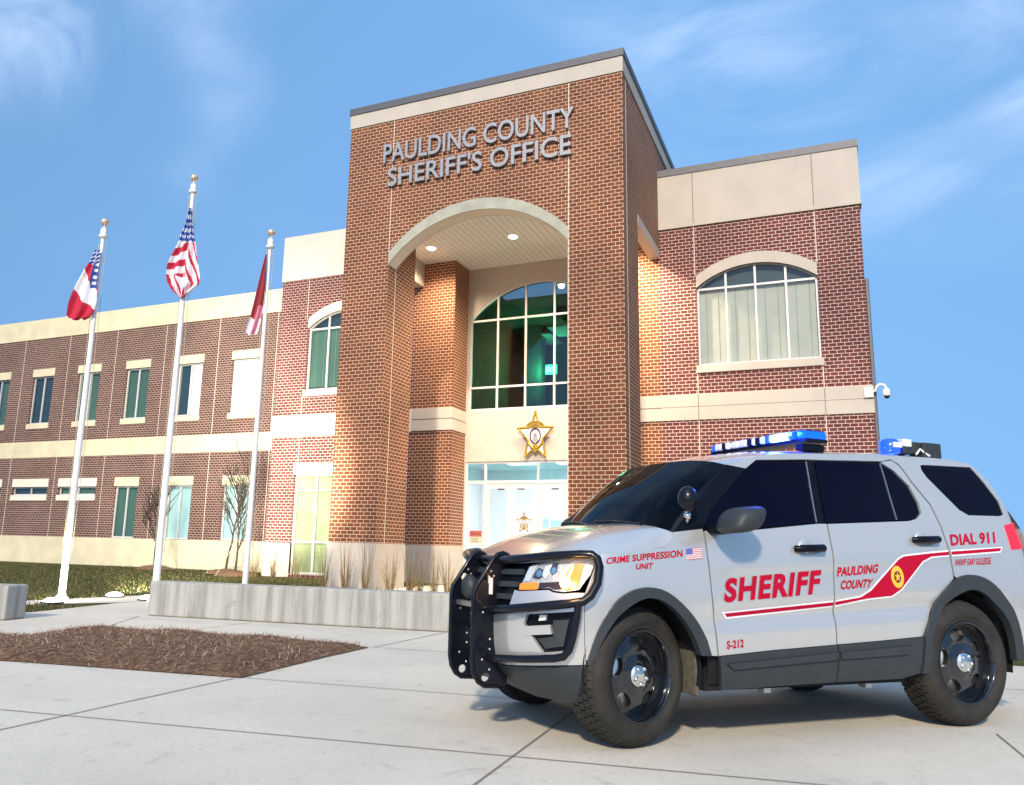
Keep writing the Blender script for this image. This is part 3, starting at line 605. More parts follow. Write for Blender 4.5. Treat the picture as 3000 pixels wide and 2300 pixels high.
# star emblem
def star(cx, cz, y, sc, parent, glass=False):
    pts = []
    dx = .595*sc
    tips = [(0, .73), (.595, .20), (.34, -.73), (-.34, -.73), (-.595, .20)]
    inn_ = [(.135, .23), (.25, -.17), (0, -.42), (-.25, -.17), (-.135, .23)]
    for a_, b_ in zip(tips, inn_): pts += [a_, b_]
    P = [(cx+p[0]*sc, cz+p[1]*sc) for p in pts]
    s_ = MB(); s_.prism(P[::-1] if False else P, y-.04*sc, y, )
    E = s_.build('star_emblem' if not glass else 'door_star', 'white_paint' if not glass else 'white_paint', parent)
    b_ = MB(); t_ = .036*sc
    for i in range(10):
        a_, c_ = P[i], P[(i+1) % 10]; b_.tube([(a_[0], y-.045*sc, a_[1]), (c_[0], y-.045*sc, c_[1])], t_, 6)
    for i in range(0, 10, 2): b_.sphere((P[i][0], y-.05*sc, P[i][1]), .045*sc, 10, 6)
    # lower laurel and point
    for sgn in (-1, 1):
        b_.tube([(cx+sgn*.27*sc, y-.05*sc, cz-.16*sc), (cx+sgn*.22*sc, y-.055*sc, cz-.33*sc), (cx+sgn*.08*sc, y-.055*sc, cz-.47*sc)], .045*sc, 6)
    b_.prism([(cx-.16*sc, cz-.47*sc), (cx, cz-.62*sc), (cx+.16*sc, cz-.47*sc), (cx, cz-.30*sc)], y-.07*sc, y-.04*sc)
    b_.build('gold_border', 'gold', E)
    bn = MB(); n = 14; o_ = []; i_ = []
    for k in range(n+1):
        a_ = R(152-124*k/n); o_.append((cx+.36*sc*math.cos(a_), cz+(.13+.30*math.sin(a_))*sc)); i_.append((cx+.33*sc*math.cos(a_)*.9, cz+(.13+.09*math.sin(a_))*sc))
    bn.prism(o_+i_[::-1], y-.075*sc, y-.045*sc); bn.build('banner', 'gold', E)
    tx = MB()
    for word, r0, r1, a0, a1, base in (('GARY GULLEDGE', .225, .285, 146, 34, .13), ('SHERIFF', .13, .185, 138, 42, .13)):
        v_, f_ = text_tris(word, .02)
        vv = []
        for u, q in v_:
            a_ = R(a0+(a1-a0)*u); rr = r0+(r1-r0)*q; vv.append((cx+1.2*rr*math.cos(a_)*sc, y-.077*sc, cz+(base+rr*math.sin(a_))*sc))
        tx.add(vv, f_)
    tx.build('banner_lettering', 'gold_dark', E)
    se = MB()
    o_ = [(cx+.20*sc*math.cos(2*math.pi*k/28), cz-.07*sc+.27*sc*math.sin(2*math.pi*k/28)) for k in range(28)]; i_ = [(cx+.155*sc*math.cos(2*math.pi*k/28), cz-.07*sc+.215*sc*math.sin(2*math.pi*k/28)) for k in range(28)]
    se.prism(o_, y-.06*sc, y-.042*sc, [i_]); se.build('seal_ring', 'seal_dark', E)
    pt = MB(); pt.sphere((cx, y-.05*sc, cz+.0*sc), .07*sc, 12, 8, sc=(1, .35, 1.1)); pt.prism([(cx-.12*sc, cz-.24*sc), (cx+.12*sc, cz-.24*sc), (cx+.07*sc, cz-.06*sc), (cx-.07*sc, cz-.06*sc)], y-.055*sc, y-.042*sc)
    pt.build('seal_figure', 'letter_metal', E)
    return E
star(-8.86, 4.85, W25-.12, 1.0, BLD); star(-9.30, 2.02, W25+.085, .43, BLD, True)
st_ = MB(); st_.box(-8.95, -8.77, W25-.12, W25, 4.75, 4.95); st_.build('emblem_mount', 'gold_dark', BLD)
# dome camera
DC = MB(); DC.box(.80, 1.02, W24-.10, W24-.035, 5.36, 5.62); D_ = DC.build('dome_camera', 'white_paint', BLD)
a_ = MB(); a_.tube([(1.0, 23.92, 5.5), (1.08, 23.88, 5.52), (1.10, 23.86, 5.62), (1.18, 23.85, 5.68), (1.28, 23.84, 5.66), (1.33, 23.84, 5.56)], .035, 8); a_.build('bracket', 'white_paint', D_)
a_ = MB(); a_.lathe([(.0, 5.56), (.07, 5.55), (.09, 5.47), (.09, 5.38), (.075, 5.36)], 16, (1.33, 23.84, 0)); a_.build('housing', 'white_paint', D_)
a_ = MB(); a_.sphere((1.33, 23.84, 5.36), .072, 14, 8); a_.build('lens_dome', 'dark_gasket', D_)

# ------------------------------------------------------------------ seat walls
def seat_wall(a, b, th, h, label, y_end=True):
    a = Vector((*a, 0)); b = Vector((*b, 0)); d = (b-a).normalized(); n = Vector((-d.y, d.x, 0)); ln = (b-a).length
    mb = MB(); M_ = Matrix((d, n, Vector((0, 0, 1)))).transposed().to_4x4(); 
    seg = 24
    mb.box(0, ln, 0, th, 0, h, M=None)
    o_ = mb.build('seat_wall', 'wall_concrete', None, loc=a, bevel=.025, label=label, category='wall'); o_.rotation_euler = (0, 0, math.atan2(d.y, d.x)); return o_
seat_wall((-9.60, 9.66), (-1.0, 10.84), .42, .505, 'low grey concrete seat wall streaked with stains behind the mulch bed')
seat_wall((-14.8, 6.68), (-10.36, 7.87), .42, .46, 'short end of a low concrete wall at the left edge')

# ------------------------------------------------------------------ flagpoles and flags
rdir = Vector((math.cos(YAW), math.sin(YAW), 0))
def flagpole(x, y, h, r0, label):
    P = thing('flagpole', label, 'flagpole', (x, y, 0), group='flagpoles in front of the left wing')
    m_ = MB(); m_.tube([(0, 0, 0), (0, 0, h*.35), (0, 0, h-.42)], [r0, r0*.93, r0*.55], 20); m_.build('pole', 'pole_metal', P)
    m_ = MB(); m_.lathe([(r0*2.1, 0), (r0*2.1, .02), (r0*1.5, .07), (r0*1.05, .11)], 20); m_.build('base_collar', 'pole_metal', P)
    m_ = MB(); m_.lathe([(.0, h-.43), (.075, h-.41), (.085, h-.36), (.055, h-.34), (.06, h-.24), (.05, h-.215), (0, h-.215)], 16); m_.build('truck', 'pole_metal', P)
    m_ = MB(); m_.tube([(0, 0, h-.22), (0, 0, h-.13)], .012, 8); m_.sphere((0, 0, h-.075), .08, 16, 12, sc=(1, 1, .92)); m_.build('finial_ball', 'gold_ball', P)
    hp = rdir*(r0+.03)
    m_ = MB(); m_.tube([hp*1.0+Vector((0, 0, .9)), hp*1.25+Vector((0, 0, h*.5)), hp*.8+Vector((0, 0, h-.4))], .006, 5); m_.tube([-hp*.9+Vector((0, 0, 1.0)), -hp*.9+Vector((0, 0, h*.5)), -hp*.7+Vector((0, 0, h-.4))], .006, 5); m_.build('halyard', 'rope', P)
    return P
PO = [(-13.08, 11.04, 7.43, .062), (-11.68, 11.90, 8.52, .066), (-10.26, 12.70, 7.43, .055)]
for (x, y, h, r), lb in zip(PO, ('tall metal flagpole carrying the red and white striped flag with blue corner, leftmost', 'tallest metal flagpole, in the middle, carrying the american flag', 'metal flagpole nearest the entrance tower carrying a narrow furled maroon flag')): flagpole(x, y, h, r, lb)
def drape(name, label, px, py, rows, colour, mats, ncol=44, nrow=110, folds=3.0, depth=.05):
    """rows: (z, left extent, right extent) in metres along the picture-right direction, relative to the pole"""
    base = thing(name, label, 'flag', (px, py, 0))
    def ev(t):
        k = t*(len(rows)-1); i = min(int(k), len(rows)-2); u = k-i
        return [rows[i][j]*(1-u)+rows[i+1][j]*u for j in range(3)]
    v = []; mb = MB(); nrm = Vector((rdir.y, -rdir.x, 0))
    for i in range(nrow+1):
        z, l_, r_ = ev(i/nrow)
        for j in range(ncol+1):
            a = j/ncol; q = l_+(r_-l_)*a
            wv = depth*math.sin(a*math.pi*2*folds+i*.03)*min(1, .3+i/nrow*1.2)
            p = rdir*q+nrm*(.09+wv)+Vector((0, 0, z+.03*math.sin(a*9+1)*(i/nrow)))
            v.append(p)
    f = []; mi = []
    for i in range(nrow):
        for j in range(ncol):
            f.append((i*(ncol+1)+j, i*(ncol+1)+j+1, (i+1)*(ncol+1)+j+1, (i+1)*(ncol+1)+j)); mi.append(colour((j+.5)/ncol, (i+.5)/nrow))
    mb.v = [tuple(p) for p in v]; mb.f = f; mb.m = mi; mb.sm = [True]*len(f)
    c = mb.build('cloth', mats, base)
    return base
def us(a, b):
    if b < .30:
        # canton with rows of stars
        if (b*34) % 2 < 1.0 and ((a*9+int(b*17) % 2*.5) % 1) < .55: return 1
        return 2
    if a < .52:
        if b < .66: return 0 if ((b-.30)*10+a*1.6) % 1.55 > .78 else 1
        return 0 if a < .07+ (b-.66)*.2 else (0 if abs(a-.22-(b-.66)*.9) < .035 else 1)
    t = (a*1.35-(b-.28)*1.25) % .34
    return 0 if t < .12 else 1
# rows measured at each pole
drape('american_flag', 'limp american flag hanging around the middle pole', PO[1][0], PO[1][1],
      [(7.75, -.02, .035), (7.45, -.05, .075), (7.2, -.12, .14), (6.95, -.17, .20), (6.70, -.27, .25), (6.5, -.33, .30), (6.3, -.34, .345), (6.14, -.30, .33), (5.98, -.20, .17), (5.86, -.06, .05)], us, ['flag_red', 'flag_white', 'flag_blue'])
def ga(a, b):
    if b < .16: return 1 if (b*22+a*2) % 1 < .35 else 2
    if a > .55+(b-.2)*.35 and b < .46: return 1 if (b*13) % 1 < .45 and .68 < a < .95 else 2
    s_ = b+(.5-a)*.26
    return 0 if s_ < .36 else (1 if s_ < .62 else 0)
drape('state_flag', 'limp red white and blue flag hanging to the left of the leftmost pole', PO[0][0], PO[0][1],
      [(6.73, -.10, .02), (6.5, -.16, .03), (6.3, -.25, .03), (6.08, -.33, .035), (5.88, -.40, .06), (5.65, -.46, .08), (5.5, -.48, .05), (5.36, -.49, -.02), (5.30, -.45, -.14)], ga, ['flag_red', 'flag_white', 'flag_blue'], folds=2.0)
def co(a, b):
    if b < .52: return 0 if a < .75 else 0
    if b < .66: return 1 if a > .35+(.66-b) else 0
    return 2 if a < .25 or abs(a-.62) > .22 else 1
drape('county_flag', 'narrow furled maroon and white flag hanging beside the right hand pole', PO[2][0], PO[2][1],
      [(6.85, -.06, -.03), (6.5, -.12, -.02), (6.15, -.17, -.02), (5.8, -.22, -.03), (5.5, -.27, -.06), (5.25, -.33, -.10), (5.18, -.34, -.13)], co, ['flag_maroon', 'flag_pink', 'flag_white'], ncol=24, folds=1.5, depth=.03)
# ground lights
for i, ((x, y, tx, ty, tz), lb) in enumerate(zip(((-12.54, 10.41, -20, 24, 5), (-13.12, 12.3, -23, 26, 5.2), (-12.05, 12.1, -17.2, 24, 5.0)),
        ('lit white dome ground light beside the base of the leftmost flagpole', 'lit white dome ground light alone at the back edge of the flagpole path', 'lit white dome ground light half hidden by the end of the seat wall'))):
    G = thing('ground_light', lb, 'ground light', (x, y, 0), group='ground lights around the flagpoles')
    m_ = MB(); m_.lathe([(.0, .10), (.07, .095), (.13, .07), (.165, .04), (.17, .03)], 20); m_.build('lens', 'lamp_cool', G)
    m_ = MB(); m_.lathe([(.18, .03), (.185, .0), (.0, .0)], 20); m_.tube([(0, 0, -.1), (0, 0, .02)], .05, 10); m_.build('housing', 'dark_gasket', G)
    ld = bpy.data.lights.new('pole_uplight', 'SPOT'); ld.energy = (400, 13000, 13000)[i]; ld.spot_size = R((100, 48, 46)[i]); ld.spot_blend = .7; ld.shadow_soft_size = .1; ld.color = (1, .93, .76)
    q = bpy.data.objects.new('pole_uplight', ld); COL.objects.link(q); q.location = (x, y, .16)
    q.rotation_euler = (Vector((tx, ty, tz))-Vector((x, y, .16))).to_track_quat('-Z', 'Y').to_euler()

# ------------------------------------------------------------------ saplings and dry grass clumps
def sapling(x, y, z, h, label, seed, stakes, lean=0):
    rn = random.Random(seed); T = thing('sapling', label, 'tree', (x, y, z), group='bare saplings along the left wing')
    tr = MB(); br = MB()
    def grow(p, d, ln, r, lev):
        pts = [p]; q = p.copy(); dd = d.copy(); n = 5
        for i in range(n):
            dd = (dd+Vector((rn.uniform(-.16, .16), rn.uniform(-.16, .16), rn.uniform(-.02, .14)))).normalized(); q = q+dd*(ln/n); pts.append(q.copy())
        (tr if lev == 0 else br).tube(pts, [r*(1-.65*i/n) for i in range(n+1)], 6 if lev == 0 else 4, cap=False)
        if lev < 3:
            k = (11, 5, 3)[lev]
            for j in range(k):
                t = rn.uniform(.35 if lev == 0 else .2, 1); i = min(int(t*n), n-1); bp = pts[i].lerp(pts[i+1], t*n-i)
                an = rn.uniform(0, 6.28); sp = rn.uniform(.35, .8)
                nd_ = (d*.75+Vector((math.cos(an)*sp, math.sin(an)*sp, .35))).normalized()
                grow(bp, nd_, ln*rn.uniform(.32, .5) if lev == 0 else ln*rn.uniform(.4, .65), r*(.5 if lev == 0 else .62), lev+1)
    grow(Vector((0, 0, 0)), Vector((lean, 0, 1)).normalized(), h*.82, .045, 0)
    tr.build('trunk', 'bark', T); br.build('branches', 'bark', T)
    if stakes:
        s_ = MB()
        for an in (.3, 2.4, 4.4): s_.tube([(math.cos(an)*.75, math.sin(an)*.75, 0), (0, 0, 1.25)], .008, 4)
        s_.build('guy_wires', 'rope', T)
    m_ = MB(); m_.lathe([(.75, -.02), (.6, .07), (.35, .13), (.0, .16)], 18); m_.build('mulch_mound', 'mulch', T)
sapling(-25.4, 25.7, 0, 3.15, 'small bare sapling between the two flagpoles left of the seat wall', 3, False)
sapling(-20.1, 23.75, .05, 3.4, 'bare sapling held by guy wires before the lit lower window by the third pole', 5, True)
sapling(-19.3, 23.3, 0, 2.8, 'thin bare sapling standing just right of the guyed one by the third pole', 11, True, .06)
def clump(x, y, h, label, seed):
    rn = random.Random(seed); m_ = MB()
    for i in range(38):
        a = rn.uniform(0, 6.28); b = Vector((math.cos(a)*rn.uniform(0, .11), math.sin(a)*rn.uniform(0, .11), 0)); sp = rn.uniform(.0, .26); hh = h*rn.uniform(.3, 1.0)
        t_ = b+Vector((math.cos(a)*sp, math.sin(a)*sp, hh)); mid = b.lerp(t_, .5)+Vector((0, 0, hh*.08)); r = rn.uniform(.0035, .007)
        m_.tube([b, mid, t_], [r, r*.8, r*.25], 4, mi=rn.choice((0, 0, 1)), cap=False)
    m_.build('grass_clump', ['straw_blade', 'straw_dark'], None, loc=(x, y, 0), label=label, category='ornamental grass', group='dry grass clumps behind the seat wall')
for i, (x, y, h) in enumerate(((-12.6, 18.8, 1.2), (-11.95, 18.85, 1.35), (-11.3, 18.8, 1.5), (-10.6, 18.85, 1.15), (-10.05, 18.9, 1.35), (-9.72, 18.75, 1.2), (-9.3, 18.75, 1.3), (-8.95, 18.9, 1.15))):
    clump(x, y, h, ('dry straw grass clump at the left edge of the left pier', 'dry straw grass clump below the middle of the left pier front', 'tall dry straw grass clump at the right corner of the left pier', 'dry straw grass clump in front of the jamb of the left pier', 'tall dry straw grass clump left of centre before the inner pilaster', 'dry straw grass clump before the middle of the inner pilaster', 'dry straw grass clump before the right part of the inner pilaster', 'dry straw grass clump nearest the bull bar of the car')[i], 40+i)
for i, (x, y, h) in enumerate(((-18.2, 22.9, .9), (-17.3, 22.8, 1.3), (-16.4, 22.8, 1.1))):
    clump(x, y, h, ('pale straw grass clump at the left corner of the bay', 'tall pale straw grass clump left of the glazed ground floor window', 'pale straw grass clump below the glazed ground floor window')[i], 80+i)
# ------------------------------------------------------------------ patrol car
# local frame: car faces +X, left side +Y; s runs rearward along the plan outline, z is height
CW = .84
def interp(x, t):
    if x <= t[0][0]: return t[0][1]
    for (a, b), (c, d) in zip(t, t[1:]):
        if x <= c: return b+(d-b)*(x-a)/(c-a)
    return t[-1][1]
def smooth(t, n=8):
    out = []
    for i in range(len(t)-1):
        p0 = t[max(i-1, 0)]; p1 = t[i]; p2 = t[i+1]; p3 = t[min(i+2, len(t)-1)]
        m1 = (p2[1]-p0[1])/(p2[0]-p0[0]); m2 = (p3[1]-p1[1])/(p3[0]-p1[0]); h = p2[0]-p1[0]
        for k in range(n):
            u = k/n; out.append((p1[0]+u*h, (2*u**3-3*u*u+1)*p1[1]+(u**3-2*u*u+u)*h*m1+(-2*u**3+3*u*u)*p2[1]+(u**3-u*u)*h*m2))
    out.append(t[-1]); return out
XC, AF, NF, XR, AR = -.10, .62, 2.6, 3.28, .16
DY = smooth([(.2, -.10), (.28, -.05), (.40, -.012), (.55, 0), (.80, .004), (1.0, -.004), (1.15, -.018), (1.27, -.045), (1.40, -.085), (1.55, -.13), (1.70, -.172), (1.80, -.205), (1.90, -.255)])
NOSE = smooth([(.2, .24), (.28, .17), (.40, .06), (.5, .028), (.62, .018), (.75, .02), (.9, .045), (1.0, .075), (1.08, .135), (1.2, .3)])
PL = []
for i in range(61):
    t = math.pi/2*i/60; PL.append((XC-AF*math.cos(t)**(2/NF), CW*math.sin(t)**(2/NF)))
x = XC
while x < XR-.05: x += .05; PL.append((min(x, XR), CW))
for i in range(61):
    t = math.pi/2*i/60; PL.append((XR+AR*math.sin(t)**(2/3), CW*math.cos(t)**(2/3)))
SS = [0]
for a, b in zip(PL, PL[1:]): SS.append(SS[-1]+math.hypot(b[0]-a[0], b[1]-a[1]))
_o = PL[60][0]-SS[60]; SS = [q+_o for q in SS]
# soft character line on the doors
def crease(s, z):
    if .3 < s < 3.1:
        zl = .70+.045*s; d = (z-zl)/.05
        d2 = (z-(1.02+.06*s))/.07
        return (-.020*math.exp(-d*d)+.008*math.exp(-d2*d2))*min(1, (s-.3)*3)*min(1, max(0, (3.1-s)*3))
    return 0
def surf(s, z, o=0.):
    s = min(max(s, SS[0]), SS[-1]-1e-6); i = min(max(bisect.bisect_right(SS, s)-1, 0), len(SS)-2)
    d = SS[i+1]-SS[i]; u = (s-SS[i])/d if d > 1e-9 else 0
    x = PL[i][0]+u*(PL[i+1][0]-PL[i][0]); y = PL[i][1]+u*(PL[i+1][1]-PL[i][1])
    tx = PL[i+1][0]-PL[i][0]; ty = PL[i+1][1]-PL[i][1]; n = math.hypot(tx, ty) or 1
    y2 = y+interp(z, DY)*(y/CW)+crease(s, z)
    if x < XC: x += interp(z, NOSE)*((XC-x)/AF)**1.5
    return Vector((-(x-ty/n*o), y2+tx/n*o, z))
def snorm(s, z):
    e = .012; a = surf(s+e, z)-surf(s-e, z); b = surf(s, z+e)-surf(s, z-e)
    n = b.cross(a)
    if n.length < 1e-9: return Vector((1, 0, 0))
    n.normalize(); p = surf(s, z)
    if n.y*(p.y+.001)+n.x*(.3 if s < 0 else 0) < 0 and n.dot(surf(s, z, .05)-p) < 0: n = -n
    if n.dot(surf(s, z, .05)-p) < 0: n = -n
    return n
def panel_mesh(polys=None, tris=None, o=0., side=1, thick=.022, gs=.05, gz=.06):
    """outline(s) in (s,z) -> curved shell; returns verts, faces, normals"""
    bm = bmesh.new()
    if tris:
        vs = [bm.verts.new((p[0], p[1], 0)) for p in tris[0]]
        for f in tris[1]:
            try: bm.faces.new([vs[i] for i in f])
            except ValueError: pass
    else:
        flat = [p for l in polys for p in l]; vs = [bm.verts.new((p[0], p[1], 0)) for p in flat]
        for f in tessellate_polygon([[Vector((p[0], p[1], 0)) for p in l] for l in polys]):
            try: bm.faces.new([vs[i] for i in f])
            except ValueError: pass
    s0 = min(v.co.x for v in bm.verts); s1 = max(v.co.x for v in bm.verts); z0 = min(v.co.y for v in bm.verts); z1 = max(v.co.y for v in bm.verts)
    k = math.ceil(s0/gs)
    while k*gs < s1:
        g = k*gs; bmesh.ops.bisect_plane(bm, geom=bm.verts[:]+bm.edges[:]+bm.faces[:], plane_co=(g, 0, 0), plane_no=(1, 0, 0), dist=1e-5); k += 1
    k = math.ceil(z0/gz)
    while k*gz < z1:
        bmesh.ops.bisect_plane(bm, geom=bm.verts[:]+bm.edges[:]+bm.faces[:], plane_co=(0, k*gz, 0), plane_no=(0, 1, 0), dist=1e-5); k += 1
    bm.verts.ensure_lookup_table(); bm.verts.index_update()
    V = []; Nn = []
    for v in bm.verts:
        p = surf(v.co.x, v.co.y, o); n = snorm(v.co.x, v.co.y); V.append(Vector((p.x, side*p.y, p.z))); Nn.append(Vector((n.x, side*n.y, n.z)))
    F = []
    for f in bm.faces:
        ix = [v.index for v in f.verts]
        if len(ix) < 3: continue
        a, b, c = V[ix[0]], V[ix[1]], V[ix[2]]; fn = (b-a).cross(c-a)
        for q in range(3, len(ix)): fn += (V[ix[q-1]]-a).cross(V[ix[q]]-a)
        F.append(ix if fn.dot(Nn[ix[0]]) > 0 else ix[::-1])
    if thick:
        for e in bm.edges:
            if len(e.link_faces) == 1:
                a, b = e.verts[0].index, e.verts[1].index; f = e.link_faces[0]; ix = [v.index for v in f.verts]
                cen = sum((V[i] for i in ix), Vector())/len(ix)
                o4 = len(V); mid = (V[a]+V[b])/2; ou = mid-cen
                for i in (a, b):
                    V.append(V[i].copy()); 
                for i in (b, a): V.append(V[i]-Nn[i]*thick)
                q = [o4, o4+1, o4+2, o4+3]; fn = (V[q[1]]-V[q[0]]).cross(V[q[2]]-V[q[0]])
                if fn.dot(ou) < 0: q = q[::-1]; fn = -fn
                fn = fn.normalized() if fn.length > 1e-12 else ou
                Nn += [fn]*4; F.append(q)
    bm.free(); return V, F, Nn
def panel(name, m, parent, polys=None, tris=None, o=0., side=1, thick=.022, gs=.05, gz=.06, smoothn=True):
    V, F, Nn = panel_mesh(polys, tris, o, side, thick, gs, gz)
    me = bpy.data.meshes.new(name); me.from_pydata([tuple(v) for v in V], [], F); me.materials.append(MT[m]); me.update()
    me.polygons.foreach_set('use_smooth', [True]*len(me.polygons))
    if smoothn: me.normals_split_custom_set_from_vertices([tuple(n) for n in Nn])
    ob = bpy.data.objects.new(name, me); COL.objects.link(ob); ob.parent = parent; return ob
def patch(name, m, parent, rows, thick=0):
    """rows: list of lists of (x,y,z) car-local points"""
    mb = MB(); n = len(rows[0]); V = [p for r in rows for p in r]; F = []
    for i in range(len(rows)-1):
        for j in range(n-1):
            q = (i*n+j, i*n+j+1, (i+1)*n+j+1, (i+1)*n+j); a, b, c = Vector(V[q[0]]), Vector(V[q[1]]), Vector(V[q[2]])
            fn = (b-a).cross(c-a)
            F.append(q if fn.z+fn.x*.2*(1 if i < len(rows) else -1) > 0 else q[::-1])
    mb.add(V, F, 0, True); ob = mb.build(name, m, parent); return ob
CAR = thing('patrol_car', 'silver sheriff patrol SUV with black bull bar and blue light bar lit', 'car', (-1.651, 5.506, 0), math.atan2(-.721, -.692))
lerp2 = lambda a, b, t: (a[0]+(b[0]-a[0])*t, a[1]+(b[1]-a[1])*t)
ARCHF = [(-.398, .479), (-.367, .574), (-.316, .695), (-.23, .818), (-.121, .885), (-.007, .909), (.107, .891), (.22, .823), (.334, .712), (.399, .606), (.431, .516)]
ARCHFi = [(-.357, .48), (-.315, .595), (-.23, .726), (-.123, .808), (-.01, .849), (.104, .828), (.217, .745), (.306, .629), (.358, .518)]
ARCHR = [(2.165, .36), (2.198, .602), (2.272, .745), (2.395, .879), (2.538, .979), (2.691, 1.015), (2.852, .985), (2.985, .895), (3.09, .765), (3.145, .60), (3.165, .42)]
ARCHRi = [(2.225, .36), (2.258, .601), (2.34, .733), (2.497, .855), (2.67, .912), (2.81, .885), (2.93, .80), (3.02, .69), (3.065, .56), (3.08, .42)]
GUT = [(.74, 1.69), (.893, 1.732), (1.045, 1.773), (1.195, 1.797), (1.529, 1.82), (2.138, 1.855), (2.7, 1.868), (2.95, 1.865), (3.08, 1.84)]
def cat(P, n=5):
    out = []
    for i in range(len(P)-1):
        p0, p1, p2, p3 = Vector(P[max(i-1, 0)]), Vector(P[i]), Vector(P[i+1]), Vector(P[min(i+2, len(P)-1)])
        for k in range(n):
            t = k/n; q = .5*((2*p1)+(p2-p0)*t+(2*p0-5*p1+4*p2-p3)*t*t+(3*p1-p0-3*p2+p3)*t**3); out.append((q.x, q.y))
    out.append(P[-1]); return out
ARCHF, ARCHFi, ARCHR, ARCHRi = ARCHF[:1]+cat(ARCHF[1:-1])[:-1]+ARCHF[-2:], cat(ARCHFi), ARCHR[:1]+cat(ARCHR[1:]), ARCHRi[:1]+cat(ARCHRi[1:])
HOODE = [(-.327, 1.094), (-.135, 1.113), (-.005, 1.127), (.146, 1.144), (.19, 1.195), (.215, 1.235)]
FWIN = [(.455, 1.272), (.529, 1.37), (.751, 1.545), (.893, 1.664), (1.0, 1.728), (1.445, 1.760), (1.385, 1.336), (.859, 1.279)]
RWIN = [(1.527, 1.760), (2.141, 1.790), (2.245, 1.732), (2.345, 1.629), (2.383, 1.511), (2.379, 1.445), (2.314, 1.404), (2.234, 1.384), (1.470, 1.336)]
QWIN = [(2.545, 1.795), (2.575, 1.805), (3.09, 1.818), (3.17, 1.70), (3.255, 1.56), (3.255, 1.46), (3.2, 1.447), (2.868, 1.441), (2.791, 1.476), (2.692, 1.579), (2.565, 1.709), (2.54, 1.76)]
RCUT = [(2.262, 1.832), (2.325, 1.79), (2.394, 1.664), (2.507, 1.504), (2.538, 1.347), (2.53, 1.167), (2.543, 1.004)]
BCUT = [(1.411, .335), (1.424, .494), (1.427, .567), (1.426, .829), (1.446, 1.12), (1.466, 1.336)]
LOWBUMP = [(-1.3, .42), (-1.0, .422), (-.787, .443), (-.532, .469), (-.402, .477)]
HEAD = [(-.812, 1.018), (-.594, 1.052), (-.381, 1.072), (-.355, 1.062), (-.38, .978), (-.449, .889), (-.544, .873), (-.601, .878), (-.639, .892), (-.864, .871), (-.858, .908), (-.826, .963)]
FOG = [(-.778, .734), (-.471, .767), (-.478, .691), (-.518, .548), (-.661, .528), (-.72, .594), (-.802, .68)]
